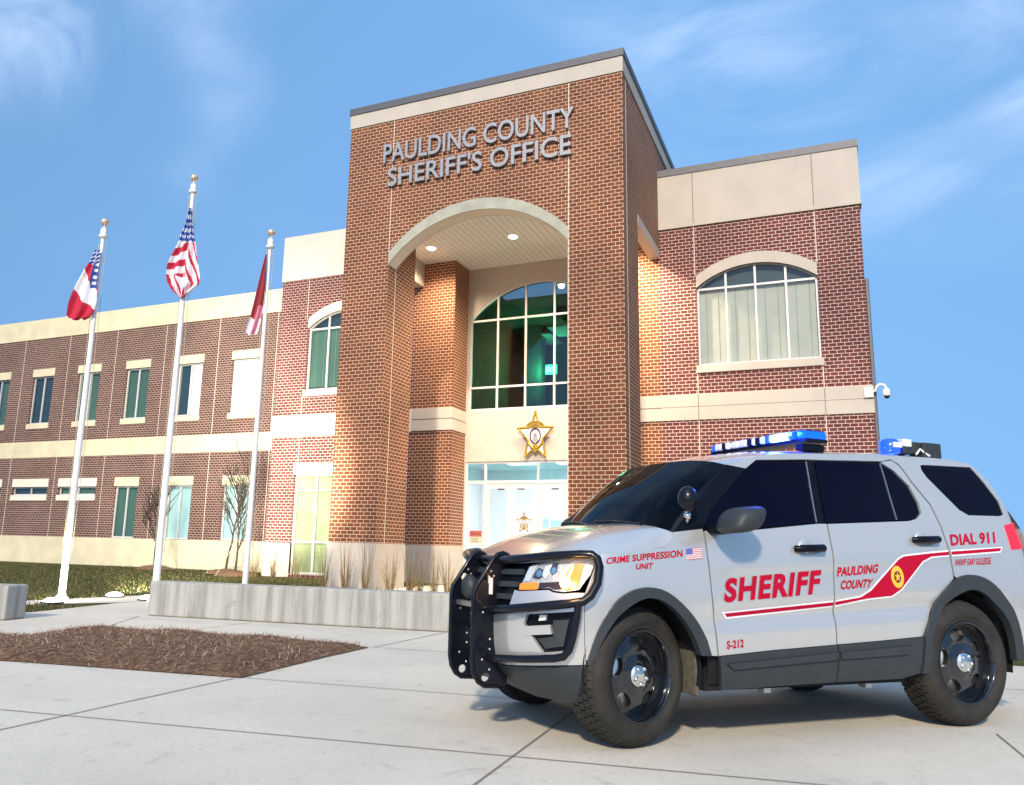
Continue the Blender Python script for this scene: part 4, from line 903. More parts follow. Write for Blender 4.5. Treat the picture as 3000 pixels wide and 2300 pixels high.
for side in (1, -1):
    # dark shell behind the seams and the glass
    panel('inner_shell', 'car_shell', CAR, [[(-.40, .90), (-.30, 1.07), (.146, 1.12), (.20, 1.2), (.74, 1.66), (1.2, 1.77), (3.02, 1.81), (3.2, 1.45), (3.4, 1.2), (3.4, .45)]+[(a, b+.03) for a, b in ARCHR[::-1]]+[(.46, .34)]+[(a, b+.03) for a, b in ARCHF[::-1]]], o=-.035, side=side, thick=0, gs=.15, gz=.15)
    FR = panel('front_fender', 'car_silver', CAR, [HOODE+[(.437, 1.262), (.437, 1.10), (.456, .83), (.488, .512)]+ARCHF[::-1]+[(-.405, .60), (-.408, .875), (-.372, .975), (-.345, 1.066)]], side=side)
    FD = panel('front_door', 'car_silver', CAR, [[(.450, 1.25), (.447, 1.10), (.466, .83), (.498, .512), (.907, .538), (1.421, .562), (1.420, .829), (1.440, 1.12), (1.459, 1.329), (1.38, 1.326), (.859, 1.270)]], side=side, gz=.025)
    RD = panel('rear_door', 'car_silver', CAR, [[(1.433, .563), (1.822, .581), (2.19, .602), (2.272, .75), (2.395, .884), (2.535, .986), (2.522, 1.167), (2.530, 1.347), (2.50, 1.50), (2.387, 1.660), (2.318, 1.784), (2.262, 1.818), (2.150, 1.797), (2.256, 1.737), (2.358, 1.632), (2.396, 1.512), (2.391, 1.440), (2.32, 1.394), (2.234, 1.375), (1.472, 1.328), (1.452, 1.12), (1.432, .829)]], side=side, gz=.025)
    # sill claddings belong to the doors
    panel('cladding', 'car_trim', FD, [[(.498, .507), (.907, .533), (1.421, .557), (1.419, .328), (.925, .32), (.526, .309)]], o=.012, side=side)
    panel('cladding', 'car_trim', RD, [[(1.433, .558), (1.822, .576), (2.185, .597), (2.150, .363), (1.997, .332), (1.429, .328)]], o=.012, side=side)
    panel('molding', 'car_trim', FD, [[(.545, .466), (1.412, .514), (1.404, .472), (.587, .433)]], o=.03, side=side)
    panel('molding', 'car_trim', RD, [[(1.436, .515), (2.059, .545), (2.031, .492), (1.44, .474)]], o=.03, side=side)
    panel('front_window', 'car_glass', FD, [FWIN], o=-.008, side=side)
    panel('window_seal', 'car_black', FD, [[(.45, 1.262), (.859, 1.274), (1.40, 1.330), (1.52, 1.765), (1.0, 1.738), (.885, 1.675), (.80, 1.60)]], o=-.018, side=side)
    panel('rear_window', 'car_glass', RD, [RWIN], o=-.008, side=side)
    panel('window_seal', 'car_black', RD, [[(1.40, 1.325), (2.234, 1.377), (2.32, 1.396), (2.393, 1.441), (2.399, 1.512), (2.36, 1.634), (2.258, 1.74), (2.15, 1.80), (1.50, 1.768)]], o=-.018, side=side)
    panel('pillar_strip', 'chrome_dull', FD, [[(1.436, 1.757), (1.444, 1.757), (1.386, 1.338), (1.378, 1.338)]], o=-.002, side=side, thick=.006)
    panel('pillar_strip', 'chrome_dull', RD, [[(2.138, 1.788), (2.146, 1.788), (2.132, 1.382), (2.124, 1.382)]], o=-.002, side=side, thick=.006)
    panel('door_pillar', 'car_black', CAR, [[(.225, 1.240), (.44, 1.266), (.455, 1.272), (.529, 1.375), (.751, 1.552), (.893, 1.672), (.885, 1.728), (.735, 1.688)]], o=-.004, side=side)
    QP = panel('rear_quarter', 'car_silver', CAR, [[(.745, 1.690), (.893, 1.674), (1.0, 1.740), (1.442, 1.772), (1.537, 1.775), (2.171, 1.806), (2.262, 1.828)]+[(a+.008, b) for a, b in RCUT[1:]]+[q for q in ARCHR if q[0] > 2.56]+[(3.43, .42), (3.45, .60), (3.45, 1.2), (3.40, 1.36), (3.30, 1.57), (3.20, 1.74), (3.10, 1.84)]+GUT[::-1][1:-1], QWIN], side=side)
    panel('quarter_window', 'car_glass', QP, [QWIN], o=-.008, side=side)
    panel('wheel_arch', 'car_trim', CAR, [ARCHF+ARCHFi[::-1]], o=.022, side=side, thick=.05)
    panel('wheel_arch', 'car_trim', CAR, [ARCHR+ARCHRi[::-1]], o=.022, side=side, thick=.05)
    BP = panel('front_bumper', 'car_silver', CAR, [LOWBUMP+[(-.408, .60), (-.411, .872), (-.455, .872), (-.544, .864), (-.605, .868), (-.639, .880), (-.866, .862), (-.910, .868), (-.943, .764), (-1.017, .742), (-1.3, .742)], FOG], side=side)
    panel('fog_recess', 'car_black', BP, [FOG], o=-.03, side=side)
    panel('fog_mesh', 'car_trim', BP, [[(-.60, .71), (-.50, .72), (-.535, .57), (-.65, .55), (-.71, .60), (-.60, .62)]], o=-.02, side=side, gs=.03, gz=.04)
    panel('fog_bar', 'car_silver', BP, [[(-.794, .665), (-.61, .687), (-.60, .635), (-.794, .613)]], o=.006, side=side, thick=.04)
    panel('marker_light', 'lens_white', BP, [[(-.69, .735), (-.645, .739), (-.65, .708), (-.697, .702)]], o=-.012, side=side)
    panel('lower_skirt', 'car_trim', CAR, [[(-1.3, .285), (-1.1, .27), (-.85, .25), (-.41, .262), (-.402, .470), (-.532, .462), (-.787, .436), (-1.0, .415), (-1.3, .413)]], o=.004, side=side)
    HL = panel('headlight', 'lens_clear', CAR, [HEAD], o=-.004, side=side, gs=.04, gz=.04)
    ov = lambda cs, cz, rs, rz, n=20: [(cs+rs*math.cos(2*math.pi*k/n), cz+rz*math.sin(2*math.pi*k/n)) for k in range(n)]
    K = dict(side=side, thick=.002, gs=.04, gz=.04)
    panel('lower_hatch', 'lamp_hatch', HL, [[(-.71, .918), (-.57, .93), (-.555, .888), (-.60, .884), (-.639, .898), (-.71, .884)]], o=.0015, **K)
    panel('reflector', 'lamp_silver', HL, [[(-.815, 1.008), (-.755, 1.018), (-.785, .925), (-.838, .922)]], o=.0025, **K)
    panel('reflector', 'lamp_dark', HL, [[(-.752, .985), (-.735, 1.004), (-.70, .995), (-.69, .955), (-.72, .938), (-.768, .945)]], o=.0025, **K)
    panel('reflector', 'lamp_silver', HL, [[(-.69, 1.018), (-.645, 1.03), (-.64, .985), (-.668, .944), (-.70, .96)]], o=.0025, **K)
    panel('reflector', 'lamp_dark', HL, [[(-.64, 1.028), (-.605, 1.035), (-.60, .985), (-.625, .965), (-.65, .99)]], o=.003, **K)
    panel('projector', 'chrome', HL, [ov(-.722, .972, .020, .020)], o=.0045, **K)
    panel('projector', 'chrome', HL, [ov(-.622, .992, .017, .019)], o=.0045, **K)
    panel('turn_lens', 'lens_amber', HL, [[(-.865, .907), (-.722, .922), (-.718, .880), (-.863, .870)]], o=.004, **K)
    panel('turn_lens', 'lens_amber', HL, [[(-.425, 1.040), (-.505, 1.030), (-.548, .945), (-.56, .895), (-.51, .884), (-.455, .898)]], o=.003, **K)
    panel('lamp_glow', 'lens_glow', HL, [ov(-.532, .925, .036, .033)], o=.005, **K)
    panel('lamp_glow', 'lens_glow', HL, [[(-.535, .94), (-.515, .94), (-.492, 1.02), (-.50, 1.022)]], o=.0052, **K)
    panel('lamp_cover', 'glass_clear', HL, [HEAD], o=.012, side=side, thick=.004, gs=.04, gz=.04)
    GR = panel('grille', 'car_black', CAR, [[(-1.3, .735), (-1.017, .735), (-.95, .757), (-.915, .865), (-.874, .866), (-.865, .91), (-.835, .965), (-.82, 1.02), (-1.078, 1.01), (-1.3, 1.0)]], o=-.03, side=side, gs=.04, gz=.05)
    for k in range(3):
        zz = .80+.075*k; panel('grille_bar', 'car_trim', GR, [[(-1.3, zz), (-.93+.03*k, zz+.01), (-.93+.03*k, zz+.042), (-1.3, zz+.034)]], o=-.005, side=side, thick=.02, gs=.04, gz=.05)
    panel('tail_light', 'lens_red', QP, [[(3.19, 1.20), (3.40, 1.22), (3.36, 1.41), (3.21, 1.38)]], o=.006, side=side)
    for dd, s0, zz in ((FD, 1.245, 1.163), (RD, 2.318, 1.249)):
        c = surf(s0-.015, zz, -.012); b = MB(); b.sphere((c.x, side*c.y, c.z), .062, 18, 12, sc=(1.0, .35, .95)); b.build('handle_cup', 'car_silver', dd)
        p0, p1, p2, p3 = surf(s0-.115, zz-.004, .006), surf(s0-.085, zz-.002, .042), surf(s0+.085, zz+.004, .045), surf(s0+.122, zz+.006, .006)
        b = MB(); b.tube([(q.x, side*q.y, q.z) for q in (p0, p1, (p1+p2)/2, p2, p3)], [.020, .024, .024, .026, .022], 10); b.build('handle', 'car_black', dd)
    # mirror
    c = Vector((-.565, side*1.0, 1.318)); b = MB()
    vs = []; fs = []; nu, nv = 20, 12
    for i in range(nv+1):
        a = -math.pi/2+math.pi*i/nv
        for k in range(nu):
            t = 2*math.pi*k/nu; sg = lambda q, e: math.copysign(abs(q)**e, q)
            px = .115*sg(math.cos(a), .6)*sg(math.cos(t), .55); py = .125*sg(math.cos(a), .6)*sg(math.sin(t), .6); pz = .076*sg(math.sin(a), .7)
            px += .035*pz/.076*-1; vs.append(c+Vector((px*(.8+.2*1), py, pz+px*-.12)))
    for i in range(nv):
        for k in range(nu): fs.append((i*nu+k, i*nu+(k+1) % nu, (i+1)*nu+(k+1) % nu, (i+1)*nu+k))
    b.add(vs, fs, 0, True); MI = b.build('mirror', 'car_trim', CAR)
    b = MB(); b.tube([(-.50, side*.76, 1.262), (-.50, side*.86, 1.258), (-.53, side*.94, 1.268)], [.035, .032, .035], 10); b.build('mirror_arm', 'car_black', MI)
NU = 17
us_ = [-1+2*j/(NU-1) for j in range(NU)]
def crown_row(p, bow=0., crown=.05):       # p: left edge point (Vector); row from left to right
    return [Vector((p.x+bow*(1-u*u), -p.y*u, p.z+crown*(1-u*u)*(1 if True else 0))) for u in us_]
# hood
front = []
for j in range(NU):
    u = us_[j]; s_ = SS[0]+(-.327-SS[0])*abs(u)**1.0; zf = 1.058+.036*abs(u)**1.5; q = surf(s_, zf); front.append(Vector((q.x, -math.copysign(q.y, u) if u else 0, zf)))
front = [Vector((p.x, abs(p.y) if us_[j] < 0 else -abs(p.y), p.z)) for j, p in enumerate(front)]
el = smooth([(-a[0], 0) for a in ((0, 0),)]*1) if False else None
edge = [surf(s_, z_) for s_, z_ in [(-.327, 1.094), (-.25, 1.102), (-.135, 1.113), (-.005, 1.127), (.08, 1.137), (.146, 1.146), (.19, 1.195), (.212, 1.232)]]
rows = [front]
ne = len(edge)
backp = edge[-1]
for i in range(1, ne):
    t = i/(ne-1); e = edge[i]; r_ = []
    for j, u in enumerate(us_):
        f = front[j]; au = abs(u)
        bx = backp.x-.045*abs(u)**.5*0+.035*(1-u*u); bz = 1.235+.065*(1-u**4)
        ts = t**.85
        cx_ = f.x+(bx-f.x)*ts; cy_ = f.y+(-u*backp.y-f.y)*ts
        cz_ = f.z+(bz-f.z)*(1-(1-ts)**1.5)*.99+.012*math.sin(math.pi*ts)*(1-u*u)+.010*math.exp(-((au-.62)/.12)**2)*math.sin(math.pi*ts)
        wgt = au**6
        ey = math.copysign(e.y, -u) if u else 0
        r_.append(Vector((cx_*(1-wgt)+e.x*wgt, cy_*(1-wgt)+ey*wgt, cz_*(1-wgt)+e.z*wgt)))
    rows.append(r_)
patch('hood', 'car_silver', CAR, rows)
# nose lip closing the hood to the grille
low = []
for j in range(NU):
    u = us_[j]; s_ = SS[0]+(-.40-SS[0])*abs(u); q = surf(s_, 1.005+.05*abs(u), -.01); low.append(Vector((q.x, abs(q.y) if u < 0 else -abs(q.y), q.z)))
patch('hood_lip', 'car_silver', CAR, [front, low])
# windscreen
wb = [Vector((backp.x-.05+.05*(1-u*u), -u*(backp.y-.105), 1.243+.045*(1-u**4))) for u in us_]
wtl = surf(.745, 1.690); wt = [Vector((wtl.x+.10*(1-u*u), -u*(wtl.y-.01), 1.690+.055*(1-u**4))) for u in us_]
wr = [[wb[j].lerp(wt[j], t)+Vector((.025*math.sin(math.pi*t), 0, .02*math.sin(math.pi*t))) for j in range(NU)] for t in (0, .2, .4, .6, .8, 1)]
for sd_ in (1, -1):
    pr = []
    for k in range(9):
        t = k/8; i0 = min(int(t*5), 4); e = wr[i0][0].lerp(wr[i0+1][0], t*5-i0); q = surf(.212+(.745-.212)*t, 1.232+(1.690-1.232)*t, -.006)
        pr.append([Vector((e.x, sd_*(e.y-.004), e.z-.002)), Vector((q.x, sd_*q.y, q.z))])
    patch('pillar_cover', 'car_black', CAR, pr)
cw = [[p+Vector((-.01, 0, .0)) for p in wb], [Vector((backp.x+.03*(1-u*u), -u*backp.y, 1.226+.065*(1-u**4)+.004)) for u in us_]]
patch('cowl', 'car_black', CAR, cw)
WS = patch('windscreen', 'car_windscreen', CAR, wr)
b = MB()
for k in (0, 1): b.tube([(-.16, .55-.62*k, 1.283), (-.185, .15-.5*k, 1.312), (-.19, -.05-.5*k, 1.31)], .012, 6)
b.build('wiper', 'car_black', CAR)
b = MB(); b.add([p+Vector((-.06, 0, -.03)) for p in wb]+[p+Vector((-.5, 0, -.02)) for p in wb], [(j, j+1, NU+j+1, NU+j) for j in range(NU-1)]); b.build('dashboard', 'car_shell', CAR)
# cabin interior
b = MB()
for yy in (-.36, .36):
    b.box(-1.15, -1.0, yy-.2, yy+.2, .9, 1.42); b.box(-1.13, -1.05, yy-.11, yy+.11, 1.42, 1.6); b.box(-1.1, -.65, yy-.2, yy+.2, .75, .9)
b.build('seats', 'car_shell', CAR, bevel=.03)
# roof
rr = [wt]
for s_, z_ in GUT[1:]:
    e = surf(s_, z_); cr = .05 if s_ < 2.9 else .035
    rr.append([Vector((e.x+(.08 if s_ < 1.0 else .0)*(1-u*u)*(1 if s_ < .95 else .4), -u*e.y, z_+cr*(1-abs(u)**3))) for u in us_])
patch('roof', 'car_silver', CAR, rr)
# tailgate
tg = []
for s_, z_, bow in ((3.08, 1.84, .05), (3.20, 1.74, .06), (3.30, 1.57, .07), (3.40, 1.36, .06), (3.45, 1.2, .05), (3.45, .75, .05), (3.43, .42, .03)):
    e = surf(min(s_, 3.27), z_); tg.append([Vector((-(s_ if s_ < 3.3 else min(s_, 3.42))-bow*(1-u*u), -u*e.y*.985, z_+(.04*(1-u*u) if z_ > 1.8 else 0))) for u in us_])
patch('tailgate', 'car_silver', CAR, tg)
patch('rear_glass', 'car_glass', CAR, [[p+Vector((-.012, 0, .004)) for p in r[2:-2]] for r in tg[1:4]])
# underbody and wheel wells
b = MB(); b.box(.30, -3.2, -.55, .55, .27, .95); b.box(-.45, -2.1, -.76, .76, .30, .5); b.box(.50, .3, -.5, .5, .34, .9); b.build('underbody', 'car_shell', CAR)
for xx in (0, -2.62):
    for side in (1, -1):
        b = MB(); n = 18; P_ = []
        for i in range(n+1):
            a = R(-12+204*i/n); rw_ = .405 if xx == 0 else .50; P_.append((xx+rw_*math.cos(a), .43+.47*math.sin(a)))
        vs = [(p[0], side*.50, p[1]) for p in P_]+[(p[0], side*.795, p[1]) for p in P_]
        b.add(vs, [(i, i+1, n+2+i, n+1+i) for i in range(n)]); b.build('wheel_well', 'car_shell', CAR)
b = MB(); b.box(-.395, -.425, .56, .75, .27, .62); b.box(-.425, -.455, .50, .70, .30, .60); b.build('mud_flap', 'mud', CAR, bevel=.01)
parts('step_bracket', 'chrome_dull', CAR, [(xx, xx-.055, .66, .72, .265, .32) for xx in (-.93, -1.78)])
# wheels
def wheel(xx, yy, r, side, ang, steer=0):
    Wd = thing('wheel', '', '', (xx, yy, r)); del Wd['label'], Wd['category']; Wd.parent = CAR; Wd.rotation_euler = (0, 0, steer)
    n = 72; wd = .21; b = MB()
    prof = [(.64, -.004), (.655, .008), (.69, .016), (.74, .020), (.745, .0225), (.80, .024), (.86, .020), (.905, .012), (.91, .009), (.945, -.006), (.965, -.022), (.972, -.04), (.974, -wd/2), (.972, .04-wd), (.965, .022-wd), (.93, -wd-.005), (.80, -wd-.02), (.66, -wd)]
    V = [(q*r*math.cos(2*math.pi*k/n), side*h, q*r*math.sin(2*math.pi*k/n)) for q, h in prof for k in range(n)]; F = []
    for i in range(len(prof)-1):
        for k in range(n):
            f = (i*n+k, i*n+(k+1) % n, (i+1)*n+(k+1) % n, (i+1)*n+k); F.append(f if side > 0 else f[::-1])
    b.add(V, F, 0, True)
    nb = 54
    for (h0, h1, q0, q1, ph, sk) in ((-.012, -.048, .935, .997, 0, .0), (-.056, -.094, .966, 1.0, .5, .25), (-.102, -.138, .966, 1.0, .2, -.25), (-.146, -.178, .966, 1.0, .6, .2), (-.186, -.206, .94, .997, .3, 0)):
        for k in range(nb):
            a0 = 2*math.pi*(k+ph)/nb; a1 = a0+2*math.pi*.74/nb; v_ = []
            for q in (q0, 1):
                for (aa, hh) in ((a0, h0), (a1, h0), (a1+sk*.06, h1), (a0+sk*.06, h1)):
                    rr_ = r*(q if q < 1 else (q1 if hh != h0 or h0 != -.012 else .962)); v_.append((rr_*math.cos(aa), side*hh, rr_*math.sin(aa)))
            b.add(v_, [(4, 5, 6, 7), (0, 1, 5, 4), (1, 2, 6, 5), (2, 3, 7, 6), (3, 0, 4, 7)] if side < 0 else [(7, 6, 5, 4), (4, 5, 1, 0), (5, 6, 2, 1), (6, 7, 3, 2), (7, 4, 0, 3)], 0)
    b.build('tyre', 'tyre', Wd)
    R0 = r*.655; b = MB()
    b.lathe([(R0, .012), (R0*.985, .016), (R0*.955, .006), (R0*.93, -.03), (R0*.90, -.10), (R0*.90, -.2)], 48, axis='y', M=Matrix.Diagonal((1, side, 1, 1)))
    # dished disc with five openings
    out = [(R0*.935*math.cos(2*math.pi*k/60), R0*.935*math.sin(2*math.pi*k/60)) for k in range(60)]; hol = []
    for k in range(5):
        a = ang+2*math.pi*k/5; cx_, cy_ = R0*.66*math.cos(a), R0*.66*math.sin(a); h_ = []
        for q in range(22):
            t = 2*math.pi*q/22; er, et = R0*.165*math.cos(t), R0*.225*math.sin(t); h_.append((cx_+er*math.cos(a)-et*math.sin(a), cy_+er*math.sin(a)+et*math.cos(a)))
        hol.append(h_)
    loops = [out]+hol; bm = bmesh.new(); flat = [p for l_ in loops for p in l_]; vv = [bm.verts.new((p[0], p[1], 0)) for p in flat]
    for f in tessellate_polygon([[Vector((p[0], p[1], 0)) for p in l_] for l_ in loops]):
        try: bm.faces.new([vv[i] for i in f])
        except ValueError: pass
    for k in range(-9, 10):
        for no in ((1, 0, 0), (0, 1, 0)): bmesh.ops.bisect_plane(bm, geom=bm.verts[:]+bm.edges[:]+bm.faces[:], plane_co=(k*R0*.1*no[0], k*R0*.1*no[1], 0), plane_no=no, dist=1e-5)
    bm.verts.ensure_lookup_table(); bm.verts.index_update()
    def dish(x_, y_):
        q = math.hypot(x_, y_)/R0; return interp(q, [(0, -.02), (.32, -.022), (.45, -.035), (.62, -.035), (.8, -.052), (.94, -.062)])
    V = [(v.co.x, side*dish(v.co.x, v.co.y), v.co.y) for v in bm.verts]; F = []
    for f in bm.faces:
        ix = [v.index for v in f.verts]; a_, b_, c_ = (Vector(V[i]) for i in ix[:3]); F.append(ix if (b_-a_).cross(c_-a_).y*side > 0 else ix[::-1])
    b.add(V, F, 0, True)
    for e in bm.edges:
        if len(e.link_faces) == 1:
            a_, c_ = (Vector(V[v.index]) for v in e.verts); o_ = Vector((0, -side*.03, 0)); b.add([a_, c_, c_+o_, a_+o_], [(0, 1, 2, 3)], 0)
    bm.free(); b.build('rim', 'rim_black', Wd)
    b = MB(); b.lathe([(.0, .004), (.05, .002), (.066, -.006), (.072, -.024)], 28, axis='y', M=Matrix.Diagonal((1, side, 1, 1)))
    for k in range(5):
        a = ang+.62+2*math.pi*k/5; b.lathe([(.0, .012), (.010, .011), (.013, .0), (.015, -.004)], 10, (.047*math.cos(a), 0, .047*math.sin(a)), axis='y', M=Matrix.Diagonal((1, side, 1, 1)))
    b.build('hub_cap', 'chrome', Wd)
    b = MB(); b.lathe([(.0, -.075), (R0*.8, -.075), (R0*.8, -.10)], 28, axis='y', M=Matrix.Diagonal((1, side, 1, 1))); b.build('brake_disc', 'chrome_dull', Wd)
for xx, r in ((-.008, .40), (-2.598, .42)):
    st = R(15) if r < .41 else 0
    wheel(xx, .835-.085*(st > 0), r, 1, .35 if r < .41 else 1.45, st); wheel(xx, -.835, r, -1, .9, st)
# bull bar
BB = thing('bull_bar', '', '', (0, 0, 0)); del BB['label'], BB['category']; BB.parent = CAR
UP = [(.825, .86), (.832, .80), (.832, .42), (.82, .36), (.79, .31), (.75, .285), (.66, .28), (.60, .285), (.60, .40), (.60, .78), (.625, .90), (.585, 1.02), (.58, 1.05), (.61, 1.075), (.64, 1.085), (.67, 1.075), (.695, 1.055)]
for yy in (.19, -.19):
    b = MB(); Mx = Matrix(((1, 0, 0, 0), (0, 1, 0, 0), (0, 0, 1, 0), (0, 0, 0, 1)))
    hl = [[(.745+.026*math.cos(2*math.pi*k/14), zz+.026*math.sin(2*math.pi*k/14)) for k in range(14)] for zz in (.92, .335)]
    b.prism(UP, yy-.009, yy+.009, hl); U = b.build('upright', 'bar_black', BB)
    b = MB(); fe = [UP[i] for i in (6, 5, 4, 3, 2, 1, 0, 16, 15, 14, 13, 12)]; b.tube([(p[0], yy, p[1]) for p in fe], .015, 8); b.build('edge_trim', 'bar_black', U)
    b = MB()
    for bx, bz in ((.72, .97), (.70, .94), (.77, .72), (.72, .56), (.72, .50), (.77, .44), (.72, .38)): b.sphere((bx, yy+.007, bz), .009, 8, 5); b.sphere((bx, yy-.007, bz), .009, 8, 5)
    b.build('bolts', 'chrome_dull', U)
b = MB(); b.box(.71, .735, .196, .205, .83, .93); b.build('side_marker', 'lens_white', BB); 
b = MB(); b.box(.706, .739, .194, .1985, .815, .945); b.build('marker_bezel', 'chrome_dull', BB)
for zz, xx, r_ in ((1.045, .64, .022), (.62, .70, .02), (.44, .70, .02)):
    b = MB(); b.tube([(xx, -.19, zz), (xx, .19, zz)], r_, 10); b.build('cross_tube', 'bar_black', BB)
b = MB(); b.box(.70, .80, -.185, .185, .745, .775); b.build('cross_plate', 'chrome_dull', BB)
b = MB(); b.lathe([(.0, .0), (.055, .0), (.075, .02), (.078, .06), (.05, .085), (0, .085)], 20, (.70, -.10, .86), M=Matrix(((0, 0, 1), (0, 1, 0), (1, 0, 0)))); b.build('siren_speaker', 'car_trim', BB)
def hoop(side):
    pts = [Vector((.64, side*.19, 1.045))]
    for s_, z_ in ((-1.05, 1.040), (-.90, 1.052), (-.75, 1.066), (-.60, 1.080), (-.47, 1.088), (-.40, 1.088), (-.362, 1.066), (-.342, 1.02), (-.35, .93), (-.385, .86), (-.42, .828), (-.50, .812), (-.66, .789), (-.85, .762), (-1.05, .738)):
        q = surf(s_, z_, .055); pts.append(Vector((q.x, side*q.y, q.z)))
    pts.append(Vector((.72, side*.19, .735)))
    b = MB(); b.tube(pts, .026, 12); b.build('wing_hoop', 'bar_black', BB)
    pts = []
    for s_, z_ in ((-.445, .822), (-.452, .73), (-.470, .63), (-.490, .56), (-.52, .522), (-.57, .508), (-.77, .485), (-1.0, .462), (-1.1, .452)):
        q = surf(s_, z_, .055); pts.append(Vector((q.x, side*q.y, q.z)))
    pts.append(Vector((.72, side*.19, .44)))
    b = MB(); b.tube(pts, .022, 12); b.build('lower_hoop', 'bar_black', BB)
hoop(1); hoop(-1)
# light bar
LB = thing('light_bar', '', '', (-1.64, .02, 1.905)); del LB['label'], LB['category']; LB.parent = CAR
b = MB(); b.prism([(-.50, 0.01), (.53, 0.01), (.54, .02), (.53, .035), (-.50, .035), (-.51, .02)], -.10, .10, M=Matrix(((0, 1, 0), (1, 0, 0), (0, 0, 1)))); b.box(-.1, .1, -.50, -.44, -.05, .0); b.box(-.1, .1, .44, .50, -.05, .0); b.build('base', 'car_black', LB)
mods = [('lens_blue', -.50, -.44), ('lens_white', -.43, -.35), ('car_black', -.345, -.31), ('lens_white', -.305, -.265), ('lens_white', -.23, -.15), ('lens_white', -.14, -.06), ('car_black', -.05, -.01), ('lens_white', .0, .035), ('car_black', .04, .085), ('lens_white', .09, .14), ('lens_blue', .145, .19), ('lens_blue_lit', .195, .38), ('lens_blue', .385, .44), ('lens_cyan', .445, .53)]
for m_, a, c in mods:
    b = MB(); wd = .125 if -.44 < a < .44 else .10
    b.box(-wd, wd, a, c, .034, .090); b.build('light_module', m_, LB, bevel=.012)
b = MB(); b.box(-.09, .09, -.49, .52, .0905, .097); b.build('cover', 'lens_clear' if False else 'car_trim', LB, bevel=.004)
b = MB(); b.add([(.03, .45, -.045), (-.12, .45, -.045), (-.10, .45, .0), (.01, .45, .0)], [(0, 1, 2, 3)]); b.box(.0, -.10, .44, .46, -.05, -.002); b.build('bar_foot', 'chrome_dull', LB)
bl_ = bpy.data.lights.new('beacon_glow', 'POINT'); bl_.energy = 55; bl_.color = (.01, .06, 1); bl_.shadow_soft_size = .06
bo = bpy.data.objects.new('beacon_glow', bl_); COL.objects.link(bo); bo.location = CAR.matrix_basis @ Vector((-1.46, .36, 2.03))
hq = surf(-.50, .93, .16); hl_ = bpy.data.lights.new('headlight_glow', 'POINT'); hl_.energy = 1.6; hl_.color = (1, .5, .16); hl_.shadow_soft_size = .03
ho = bpy.data.objects.new('headlight_glow', hl_); COL.objects.link(ho); ho.location = CAR.matrix_basis @ hq
# rear roof beacon
RB = thing('roof_beacon', '', '', (-2.55, .42, 1.905)); del RB['label'], RB['category']; RB.parent = CAR
b = MB(); b.lathe([(.0, .115), (.05, .11), (.072, .09), (.075, .03), (.07, .0), (0, 0)], 18, (.05, 0, .0)); b.build('blue_lens', 'lens_blue', RB)
b = MB(); b.box(.09, .01, .066, .078, .04, .08); b.build('flash_module', 'lens_white', RB)
b = MB(); b.box(-.03, -.12, -.05, .06, .055, .115); b.build('white_housing', 'lens_white', RB, bevel=.008)
b = MB(); b.box(-.03, -.13, -.05, .06, .0, .053); b.box(-.135, -.22, -.05, .05, .01, .10); b.box(-.23, -.42, -.07, .07, -.02, .10); b.build('equipment_box', 'car_trim', RB, bevel=.01)
b = MB(); b.tube([(-.16, .055, .0), (-.20, .06, .045), (-.24, .06, .02), (-.28, .075, -.005)], .009, 6); b.build('cable', 'lens_white', RB)
# spot lamp on the pillar
q = surf(.31, 1.437, .11); SPm = Vector((q.x+.02, q.y, q.z))
b = MB(); b.sphere(SPm, .072, 20, 14, sc=(.85, .85, 1.1)); SPO = b.build('spot_lamp', 'bar_black', CAR)
b = MB(); b.tube([SPm+Vector((0, -.01, -.06)), SPm+Vector((-.02, -.04, -.12)), SPm+Vector((-.05, -.10, -.15))], .014, 8); b.sphere(SPm+Vector((-.01, -.02, -.10)), .025, 10, 6); b.build('lamp_stem', 'chrome', SPO)
# decals, left side
def decal(name, m, poly=None, tris=None, o=.0025, par=CAR, gs=.05, gz=.06): return panel(name, m, par, [poly] if poly else None, tris, o=o, side=1, thick=0, gs=gs, gz=gz)
def dtext(name, m, words, bl, br, tl, tr, o=.003, bold=.03, par=CAR, space=1.05):
    v, f = text_tris(words, bold, space)
    V = []
    for u, q in v:
        a = lerp2(bl, br, u); c = lerp2(tl, tr, u); V.append(lerp2(a, c, q))
    return decal(name, m, tris=(V, f), o=o, par=par, gs=.2, gz=.2)
FDL = [o for o in CAR.children if o.name.startswith('front_door')][0]; RDL = [o for o in CAR.children if o.name.startswith('rear_door')][0]
FFL = [o for o in CAR.children if o.name.startswith('front_fender')][0]; QPL = [o for o in CAR.children if o.name.startswith('rear_quarter')][0]
def grow(P, d):
    n = len(P); A = sum(P[i][0]*P[(i+1) % n][1]-P[(i+1) % n][0]*P[i][1] for i in range(n)); sg = 1 if A > 0 else -1; out = []
    for i in range(n):
        a, p, c = Vector(P[i-1]), Vector(P[i]), Vector(P[(i+1) % n]); e1 = (p-a).normalized(); e2 = (c-p).normalized()
        n1 = Vector((e1.y, -e1.x))*sg; n2 = Vector((e2.y, -e2.x))*sg; k = (n1+n2); k = k/max(.35, k.dot(n1)) if k.length > 1e-6 else n1; q = p+k*d; out.append((q.x, q.y))
    return out
ST_U = [(.550, .757), (1.421, .826), (1.652, .857), (1.746, .90), (1.942, 1.045), (2.024, 1.108), (2.079, 1.130), (2.329, 1.155), (2.532, 1.172), (3.085, 1.211)]
ST_L = [(3.06, 1.187), (2.523, 1.149), (2.34, 1.134), (2.252, 1.101), (2.118, .99), (2.02, .911), (1.93, .868), (1.715, .85), (1.418, .804), (.572, .736)]
